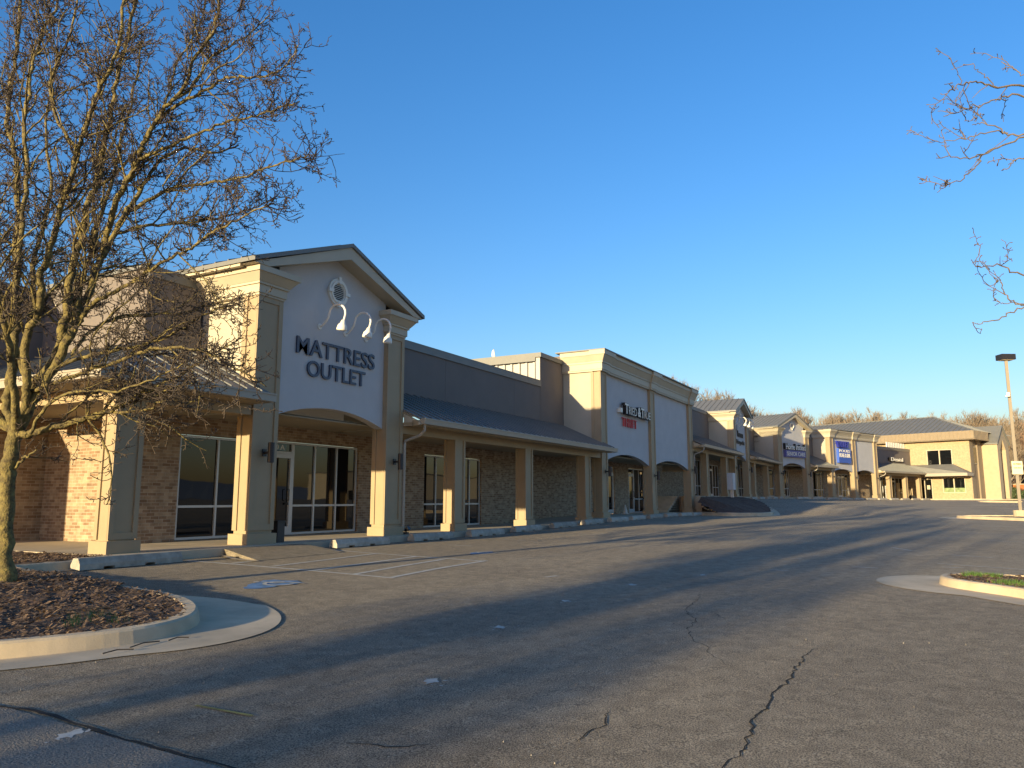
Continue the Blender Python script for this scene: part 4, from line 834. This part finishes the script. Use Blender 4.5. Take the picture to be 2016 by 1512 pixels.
for i,(x,y,a) in enumerate(pos):
    o=base if i==0 else base.copy()
    if i: COL.objects.link(o)
    o.location=(x,y,zg(x,y)+.01); o.rotation_euler=(0,0,R(a)); o['label']=lab[i]; o['category']='wheel stop'; o['group']=G_
for k,(s,lb) in enumerate(((1.2,'wheel stop left before the senior care arch'),(4.0,'wheel stop right before the senior care arch'),(6.9,'wheel stop beyond the senior care pilaster'),(9.8,'wheel stop before the left pool sign pilaster'),(12.7,'wheel stop before the first far arch'),(15.6,'wheel stop before the pilaster between the far arches'),(18.4,'wheel stop before the second far arch'),(21.4,'sunlit wheel stop at the start of the last canopy'),(24.3,'sunlit wheel stop at the second column of the last canopy'),(27.2,'sunlit wheel stop before the boarded shop door'),(30.1,'sunlit wheel stop before the last canopy corner'))):
    o=base.copy(); COL.objects.link(o); x,y,_=F1.w((s,-1.0,0)); o.location=(x,y,zg(x,y)+.01); o.rotation_euler=(0,0,R(-20)); o['label']=lb; o['category']='wheel stop'; o['group']=G_
for k,(x,lb) in enumerate(((59.3,'wheel stop before the bakery arch'),(62.2,'wheel stop right of the bakery arch'),(65.2,'wheel stop at the start of the canopy after the bakery'),(68.1,'wheel stop midway before the canopy after the bakery'),(71.0,'wheel stop before the last column left of the bend'))):
    o=base.copy(); COL.objects.link(o); o.location=(x,12.0,zg(x,12.0)+.01); o['label']=lb; o['category']='wheel stop'; o['group']=G_

# ================================================================ paint, cracks, joints
b=MB(FW); W_=.10
for pts in ([(9.95,12.3),(10.04,11.0),(10.1,9.25),(10.09,7.62)],[(10.09,7.7),(11.58,7.85),(13.5,7.92)],[(13.67,12.5),(13.49,11.0),(13.40,9.53),(13.37,7.9)],[(10.1,11.28),(11.6,11.42),(13.47,11.75)],[(10.2,10.36),(11.96,10.5),(13.46,10.65)],[(10.15,9.36),(12.16,9.48),(13.4,9.55)],[(10.1,8.45),(11.39,8.6),(13.2,8.75)]):
    ribbon(b,pts,W_,.006)
struct(b.build('access_aisle_paint','paint'))
b=MB(FW)
for x in (16.7,19.55,22.4,25.3,28.2,31.1,33.9,36.4,39.0,41.6): 
    for y0,y1 in ((12.2,11.3),(10.9,10.2)) : ribbon(b,[(x+random.uniform(-.05,.05),y0),(x,y1)],.07,.006)
struct(b.build('stall_line_paint','paint'))
b=MB(FW); blob(b,8.55,8.62,.42,.30,.006,16,.25,.2); blob(b,8.25,8.5,.3,.2,.0065,12,.3); blob(b,15.0,8.95,.40,.22,.006,16,.3); struct(b.build('disabled_bay_blue_paint','pblue'))
b=MB(FW)
def ring(b,cx,cy,r,w_,a0,a1,n=22):
    ribbon(b,[(cx+r*math.cos(R(a0+(a1-a0)*i/n)),cy+r*math.sin(R(a0+(a1-a0)*i/n))) for i in range(n+1)],w_,.012,0,.06)
ring(b,8.52,8.52,.2,.06,20,300); ribbon(b,[(8.5,8.85),(8.54,8.6),(8.72,8.52),(8.75,8.25)],.06,.012); blob(b,8.47,8.92,.05,.05,.012,10,.1); ring(b,15.1,8.85,.2,.06,20,300); ribbon(b,[(15.1,9.15),(15.1,8.9),(15.3,8.85)],.06,.012)
struct(b.build('wheelchair_symbol_paint','paint'))
b=MB(FW)
for (x,y) in ((3.03,4.68),(5.2,3.54),(7.4,4.17),(9.47,4.34),(11.55,4.18),(13.47,3.59)):
    blob(b,x,y,.085,.055,.006,14,.45,.4)
    for k in range(7): blob(b,x+random.gauss(0,.1),y+random.gauss(0,.06),random.uniform(.008,.02),random.uniform(.008,.02),.007,6,.3)
for pts in ([(15.0,2.75),(15.1,2.45)],[(16.5,1.5),(16.5,1.05)],[(17.4,-.02),(17.4,-.4)],[(17.6,2.8),(17.7,2.6)],[(20.56,-.23),(20.08,-1.04)],[(22.34,1.08),(21.41,.59)],[(18.15,.05),(17.5,-1.4)],[(26.5,-1.2),(26.0,-2.6)],[(31,-1.0),(30.4,-2.9)],[(38.0,-1.5),(37.4,-3.8)],[(67,0),(66,-2.5)],[(11.6,5.7),(11.9,5.62)]):
    ribbon(b,pts,.07,.007)
struct(b.build('worn_stall_marks','paint'))
b=MB(FW); ribbon(b,[(3.82,4.54),(3.86,4.04)],.03,.006); struct(b.build('yellow_survey_mark','yellow'))
b=MB(FW)
cr=[([(8.25,1.0),(8.1,1.13),(7.37,1.16),(6.7,1.14),(6.27,1.18),(5.91,1.15),(5.6,1.18),(5.23,1.13),(4.81,1.12),(4.4,1.14),(3.9,1.1)],.013),([(11.9,3.2),(11.51,3.11),(10.62,2.92),(9.61,2.80),(9.01,2.5),(8.45,2.44),(7.87,2.22),(7.66,2.03),(7.37,1.92),(7.01,1.69),(6.8,1.44),(6.59,1.25)],.008),([(5.25,2.1),(4.96,1.99),(4.62,2.03),(4.42,1.95)],.010),([(9.8,2.8),(9.6,2.45),(9.2,2.2)],.006),([(4.0,2.75),(3.86,2.95),(3.8,3.2)],.012),([(7.5,5.6),(7.9,5.3),(8.3,5.2)],.006)]
for pts,w_ in cr: ribbon(b,pts,w_,.005,.022,.055,True)
struct(b.build('pavement_crack','crack'))
b=MB(FW); ribbon(b,[(3.11,6.05),(3.11,5.59),(3.19,5.3),(3.17,4.84),(3.14,4.41),(3.15,3.95),(3.16,3.5),(3.2,2.9),(3.22,2.2),(3.25,1.0),(3.3,-1)],.026,.007,.01,.08); struct(b.build('pavement_joint','crack'))
# coarse older concrete apron left of the joint
b=MB(FW); xs=[-6,-4,-2,0,1,2,2.6,3.13]; ys=[-2,0,1,2,2.9,3.5,4.2,4.9,5.5,6.05]
for i in range(len(xs)-1):
    for j in range(len(ys)-1): b.face([(x,y,zg(x,y)+.004) for x,y in ((xs[i],ys[j]),(xs[i+1],ys[j]),(xs[i+1],ys[j+1]),(xs[i],ys[j+1]))])
struct(b.build('exposed_aggregate_apron',mat('exposed aggregate',(.12,.10,.08),.9,0,55,.8,70,col2=(.30,.26,.20))))
b=MB(FW); ribbon(b,[(10.62,11.2),(10.64,11.8),(11.05,12.6)],.12,.02); struct(b.build('ramp_edge','concrete'))
b=MB(FW); b.hexa([(10.75,11.3,-1.2),(13.3,11.4,-1.2),(13.3,12.63,-1.2),(11.1,12.63,-1.2)],[(10.75,11.3,zg(10.7,11.3)+.008),(13.3,11.4,zg(13.3,11.4)+.008),(13.3,12.63,-.985),(11.1,12.63,-.985)]); struct(b.build('asphalt_ramp','asphalt'))
# scattered debris
b=MB(FW)
for i in range(90):
    x=random.uniform(3,16); y=random.uniform(-1,9); z=zg(x,y)+.008; s=random.uniform(.003,.008); b.hexa([(x-s,y-s*.7,z-.006),(x+s,y-s*.6,z-.006),(x+s*.8,y+s,z-.006),(x-s*.7,y+s,z-.006)],[(x-s*.6,y-s*.4,z+s*.6),(x+s*.5,y-s*.4,z+s*.6),(x+s*.5,y+s*.4,z+s*.6),(x-s*.4,y+s*.5,z+s*.6)])
o=b.build('loose_gravel',mat('pale gravel',(.25,.22,.18),.8,.3,30)); o['kind']='stuff'

# ================================================================ trees
def tubes(lines,name,m,parent,sides):
    V=[];F=[]; base_=0
    o=np.array(wloc(parent))
    for P,r in lines:
        P=np.asarray(P,float); k=len(P); r=np.asarray(r,float)
        T=np.gradient(P,axis=0); T/= (np.linalg.norm(T,axis=1,keepdims=True)+1e-9)
        ref=np.array([0,0,1.]) if abs(T[:,2]).mean()<.8 else np.array([1.,0,0])
        A=np.cross(T,ref); A/=(np.linalg.norm(A,axis=1,keepdims=True)+1e-9); B=np.cross(T,A)
        th=np.arange(sides)*2*np.pi/sides
        ring=P[:,None,:]+(A[:,None,:]*np.cos(th)[None,:,None]+B[:,None,:]*np.sin(th)[None,:,None])*r[:,None,None]
        V.append(ring.reshape(-1,3)-o); i=np.arange(k-1)[:,None]*sides; j=np.arange(sides)[None,:]; j2=(j+1)%sides
        q=np.stack([i+j,i+j2,i+sides+j2,i+sides+j],-1).reshape(-1,4)+base_; F.append(q); base_+=k*sides
    V=np.concatenate(V); F=np.concatenate(F); me=bpy.data.meshes.new(name); me.vertices.add(len(V)); me.vertices.foreach_set('co',V.ravel()); me.loops.add(F.size); me.loops.foreach_set('vertex_index',F.ravel().astype(np.int32))
    me.polygons.add(len(F)); me.polygons.foreach_set('loop_start',np.arange(0,F.size,4,dtype=np.int32)); me.polygons.foreach_set('loop_total',np.full(len(F),4,np.int32)); me.polygons.foreach_set('use_smooth',np.ones(len(F),bool))
    me.materials.append(M[m] if isinstance(m,str) else m); me.update(); me.validate(); ob=bpy.data.objects.new(name,me); COL.objects.link(ob); ob.parent=parent; return ob
def unit(v): return v/(np.linalg.norm(v)+1e-9)
def cr3(P,k=4):
    P=[np.array(p,float) for p in P]; P=[2*P[0]-P[1]]+P+[2*P[-1]-P[-2]]; o=[]
    for i in range(1,len(P)-2):
        a,b_,c,d=P[i-1:i+3]
        for j in range(k):
            t=j/k; o.append(.5*((2*b_)+(-a+c)*t+(2*a-5*b_+4*c-d)*t*t+(-a+3*b_-3*c+d)*t**3))
    o.append(P[-2]); return np.array(o)
def grow(p,d,L,r,seg,wob,up,g):
    n=max(2,int(round(L/seg))); P=[p]
    for i in range(n):
        d=unit(d+g.normal(0,wob,3)+np.array([0,0,up])); P.append(P[-1]+d*L/n)
    return np.array(P),np.linspace(r,r*.45,n+1)
def side_dir(T,g,ang):
    a=g.normal(0,1,3); a=unit(a-T*a.dot(T)); return unit(T*math.cos(ang)+a*math.sin(ang))
def bare_tree(limbs,root,seed,d1=5.5,d2=9.5,d3=17,wob=.16,l1=(.35,1.5),bark='bark',twig='twig',trunkname='trunk',rs=1.0,spur=True,skip_first=.22):
    g=np.random.default_rng(seed); big=[]; small=[]; L1=[]
    for k,(P,r0,r1) in limbs.items():
        C=cr3(P,5); n=len(C); C[1:-1]+=g.normal(0,.010,(n-2,3)); rr=np.linspace(r0,r1,n)*rs*1.12
        if k=='trunk': rr=np.linspace(r0,r1,n); rr[:4]*=np.array([1.5,1.25,1.1,1.03])
        big.append((C,rr)); 
        if k=='trunk': continue
        seg=np.linalg.norm(np.diff(C,axis=0),axis=1); tot=seg.sum(); m=int(tot*d1+g.random()); cum=np.concatenate([[0],np.cumsum(seg)])
        for s in np.sort(g.uniform(skip_first,.99,m)):
            i=min(n-2,int(np.searchsorted(cum,s*tot)-1)); i=max(i,0); T=unit(C[i+1]-C[i]); D=side_dir(T,g,g.uniform(.5,1.05)); D[2]+=.15
            L=g.uniform(*l1)*(1.2-.85*s); r=max(.007,min(rr[i]*.55,.011*L+.002)); Q,q=grow(C[i],unit(D),L,r,.11,wob,.035,g); (small if r<.008 else big).append((Q,q)); L1.append((Q,q))
        L1.append((C[int(n*.5):],rr[int(n*.5):]))
    L2=[]
    for Q,q in L1:
        seg=np.linalg.norm(np.diff(Q,axis=0),axis=1); tot=seg.sum(); m=int(tot*d2+g.random())
        for s in g.uniform(.12,1,m):
            i=min(len(Q)-2,int(s*(len(Q)-1))); T=unit(Q[i+1]-Q[i]); D=side_dir(T,g,g.uniform(.5,1.2)); D[2]+=.1; L=g.uniform(.12,.55); P,p=grow(Q[i],unit(D),L,.0062,.055,.30,.05,g); small.append((P,np.maximum(p,.0042))); L2.append((P,p))
    if spur:
        for Q,q in L2:
            L=len(Q)*.055; m=g.poisson(max(.6,L*d3))
            for s in g.uniform(.15,1,m):
                i=min(len(Q)-2,int(s*(len(Q)-1))); T=unit(Q[i+1]-Q[i]); D=side_dir(T,g,g.uniform(.6,1.3)); P,p=grow(Q[i],D,g.uniform(.03,.10),.0055,.028,.45,.1,g); p[-1]=.0068; small.append((P,np.maximum(p,.0042)))
    tubes(big,trunkname,bark,root,8); tubes(small,'crown',twig,root,3); return len(small)
def shift(L,o):
    return {k:([[a-o[0],b-o[1],c-o[2]] for a,b,c in P],r0,r1) for k,(P,r0,r1) in L.items()}
tb=PEAR_LIMBS['trunk'][0][0]
T1=thing('bare_tree','bare mossy tree with many upright limbs in the mulch planter','tree',tuple(tb))
bare_tree(PEAR_LIMBS,T1,3)
# same kind of tree behind the viewer: its long shadow crosses the lot
T2=dup(T1,(-9.6,6.75,zg(-9.6,6.75)-.02),'bare mossy tree standing left behind the view, its shadow crossing the lot',R(75))
T2b=dup(T1,(-25,7.9,zg(-25,7.9)-.02),'bare mossy tree farther back left of the view, its shadow streaks crossing the lot',R(200))
ti=ISLAND_TREE_LIMBS['trunk'][0][0]
T3=thing('bare_tree','bare tree on the grassy island whose branch tips reach in from the right','tree',tuple(ti))
bare_tree(ISLAND_TREE_LIMBS,T3,8,d1=.9,d2=3.2,d3=12,l1=(.2,.5),skip_first=.35,twig=mat('pale grey twig',(.14,.105,.075),.85,.25,9),bark=mat('grey limb bark',(.14,.11,.08),.9,.3,14,.6,40))  # twig colour simply paler than on the planter tree
# ---- woodland behind the shops
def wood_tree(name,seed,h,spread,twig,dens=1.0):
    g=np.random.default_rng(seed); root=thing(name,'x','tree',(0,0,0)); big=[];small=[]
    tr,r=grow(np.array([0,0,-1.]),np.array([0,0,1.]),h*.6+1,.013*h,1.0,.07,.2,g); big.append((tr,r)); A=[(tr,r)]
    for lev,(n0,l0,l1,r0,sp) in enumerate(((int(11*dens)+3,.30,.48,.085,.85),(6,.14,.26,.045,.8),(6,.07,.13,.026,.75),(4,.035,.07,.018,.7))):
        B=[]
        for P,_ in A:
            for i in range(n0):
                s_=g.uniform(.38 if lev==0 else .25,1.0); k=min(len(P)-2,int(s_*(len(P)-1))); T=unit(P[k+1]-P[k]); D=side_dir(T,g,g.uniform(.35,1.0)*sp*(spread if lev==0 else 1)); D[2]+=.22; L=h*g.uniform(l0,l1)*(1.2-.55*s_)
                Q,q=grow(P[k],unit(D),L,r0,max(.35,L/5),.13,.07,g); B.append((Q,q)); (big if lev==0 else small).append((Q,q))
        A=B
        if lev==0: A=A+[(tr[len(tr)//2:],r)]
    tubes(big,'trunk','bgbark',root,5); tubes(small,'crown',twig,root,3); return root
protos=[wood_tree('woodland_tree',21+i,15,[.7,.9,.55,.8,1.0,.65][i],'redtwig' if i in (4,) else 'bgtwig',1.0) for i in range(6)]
random.seed(9)
HDv=(math.cos(HEAD),math.sin(HEAD)); RTv=(math.sin(HEAD),-math.cos(HEAD))
def place(pxx,D): u=(pxx-1008)/1531*D; return (HDv[0]*D+RTv[0]*u, HDv[1]*D+RTv[1]*u)
spec=[]
def add(px,D,top,red=False,k=None):   # top = height of crown top above camera level
    spec.append((px,D,top,red,k))
for px,D,top in ((1262,72,11.3),(1290,74,12.4),(1318,76,12.0),(1345,80,12.0),(1372,84,11.6),(1400,88,12.6),(1428,92,12.6),(1455,96,12.0),(1478,100,11.8)): add(px,D,top)
x=1500
while x<2060:
    add(x+random.uniform(-5,5),random.uniform(150,175),random.uniform(15.5,18.2)-(1.2 if x>1800 else 0)+(1.5 if x>1900 else 0)); x+=random.uniform(13,19)
x=1495
while x<2060:
    add(x+random.uniform(-5,5),random.uniform(132,146),random.uniform(10.5,13.5),random.random()<.3); x+=random.uniform(22,34)
sides=['behind the thrift shop roof','behind the bakery gable','behind the senior care gable','behind the far arches','behind the office hip roof','right of the office beside the pole']
def where(px):
    return sides[0] if px<1400 else sides[1] if px<1490 else sides[2] if px<1600 else sides[3] if px<1730 else sides[4] if px<1930 else sides[5]
used=set(); cnt={}
for i,(px,D,top,red,k) in enumerate(spec):
    j=4 if red else random.choice([0,1,2,3,5]); x,y=place(px,D); zb=0.0 if D>100 else 0
    desc=('reddish low' if red else ('pale tall' if D>148 else 'pale grey'))
    lb=f"{desc} bare woodland tree {where(px)}"
    if j in used:
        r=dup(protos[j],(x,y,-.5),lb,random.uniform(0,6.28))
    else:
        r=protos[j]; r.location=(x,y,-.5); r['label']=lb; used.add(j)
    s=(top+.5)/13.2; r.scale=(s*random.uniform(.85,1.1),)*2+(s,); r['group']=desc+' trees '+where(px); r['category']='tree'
for j,p in enumerate(protos):
    if j not in used:
        for c in list(p.children): bpy.data.objects.remove(c)
        bpy.data.objects.remove(p)

# ================================================================ far right: bushes, tan building, red car
def bush(label,x,y,r,h,seed):
    g=np.random.default_rng(seed); t=thing('round_bush',label,'bush',(x,y,0)); b=MB(FW)
    for i in range(1700):
        a=g.uniform(0,6.28); ph=math.acos(g.uniform(-.1,1)); k=g.uniform(.75,1.05)*(1+.12*math.sin(5*a)); c=(x+r*k*math.sin(ph)*math.cos(a),y+r*k*math.sin(ph)*math.sin(a),.05+h*k*abs(math.cos(ph))+.0); s=.09
        u=unit(g.normal(0,1,3))*s; v=unit(np.cross(u,g.normal(0,1,3)))*s*.6; c=np.array(c); b.face([tuple(c-u),tuple(c+v),tuple(c+u),tuple(c-v)])
    b.build('foliage','leaf',t); MB(FW).tube([(x,y,-.1),(x,y,h*.6)],.06,6).build('stem','bark',t)
bx=FO.w((8.9,-6.6,0)); bush('round green bush left beside the office portal',bx[0],bx[1],1.0,1.35,1); bx=FO.w((12.2,-7.4,0)); bush('round green bush right beside the office portal',bx[0],bx[1],1.05,1.3,2)
fb=Frame(*place(1974,150),-48)
t=thing('warehouse','flat tan building with a dark loading bay right of the office','building',fb.w((0,0,0)))
b=MB(fb); b.box(0,2.0,0,.5,-.5,9.6).box(2.0,8.2,0,.5,7.2,9.6).box(8.2,24,0,.5,-.5,9.6).box(0,24,.5,14,9.2,9.5); b.build('wall','board',t); MB(fb).box(2,8.2,2.4,2.6,-.5,7.2).build('loading_bay','dark',t); MB(fb).box(-.1,24.1,-.1,.55,9.601,9.8).build('coping','roof',t); MB(fb).box(9.6,11.6,-.08,-.01,5.8,7.0).build('window','black',t)
fc=Frame(*place(1992,128),-58); zc_=0
t=thing('parked_car','red parked car low behind the light pole','car',fc.w((0,0,0)))
b=MB(fc); b.ext([(0,.35),(4.4,.35),(4.4,.95),(3.5,1.02),(2.9,1.45),(1.5,1.48),(.9,1.05),(.05,.9)],-.85,.85); b.build('body','carred',t); MB(fc).ext([(1.05,1.04),(3.35,1.04),(2.85,1.40),(1.55,1.42)],-.87,-.852).build('side_window','glass',t)
for wx_ in (.85,3.5): w_=MB(fc).tube([(wx_,-.88,.33),(wx_,-.66,.33)],.33,14).build('wheel','tire',t); MB(fc).tube([(wx_,-.89,.33),(wx_,-.87,.33)],.18,12).build('rim','alu',w_)
fp=Frame(*place(2008,140),-48); t=thing('brick_gate_pier','orange brick pier behind the red car','pier',fp.w((0,0,0))); MB(fp).box(-.2,1.4,0,1,-.3,2.6).build('shaft','orange',t); MB(fp).box(-.35,1.55,-.15,1.15,2.601,2.8).build('cap','concrete',t)

# ================================================================ across the lot: what the shop windows mirror
for (x,y,w_,d_,h_,a,lb,nm) in ((150,-110,40,14,6.5,12,'low cream building across the lot seen in the mattress shop glass','building'),(75,-120,26,12,6.5,8,'tan store across the lot seen in the shop windows','building'),(230,-150,60,16,8,20,'long beige store far across the lot','building')):
    f=Frame(x,y,a); t=thing('opposite_store',lb,nm,f.w((w_/2,0,0))); wall_open(f,d_-.3,d_,0,w_,-1.5,h_,[(2,5,-1,2.2),(8,14,-1,2.2)]).box(0,.3,0,d_-.301,-1.5,h_).box(w_-.3,w_,0,d_-.301,-1.5,h_).build('wall','cream',t); MB(f).box(-.3,w_+.3,-.3,d_+.3,h_+.001,h_+.3).build('roof','roof',t); MB(f).box(2,14,d_-.25,d_-.2,-1,2.2).build('window','glass',t)
b=MB(FW)
def ridge(D,base,amp,seed,a0,a1,n=90):
    g=np.random.default_rng(seed); ph=g.uniform(0,6.28,5); P=[]
    for i in range(n+1):
        a=R(a0+(a1-a0)*i/n); h=base+amp*sum(math.sin(a*k*3.1+p)/k for k,p in zip((1,2,3,5,8),ph)); P.append((D*math.cos(a),D*math.sin(a),h))
    for p,q_ in zip(P[:-1],P[1:]): b.face([(p[0],p[1],-30),(q_[0],q_[1],-30),(q_[0]*1.25,q_[1]*1.25,q_[2]),(p[0]*1.25,p[1]*1.25,p[2])])
ridge(1500,48,14,3,-120,-22); struct(b.build('hills','hill'))
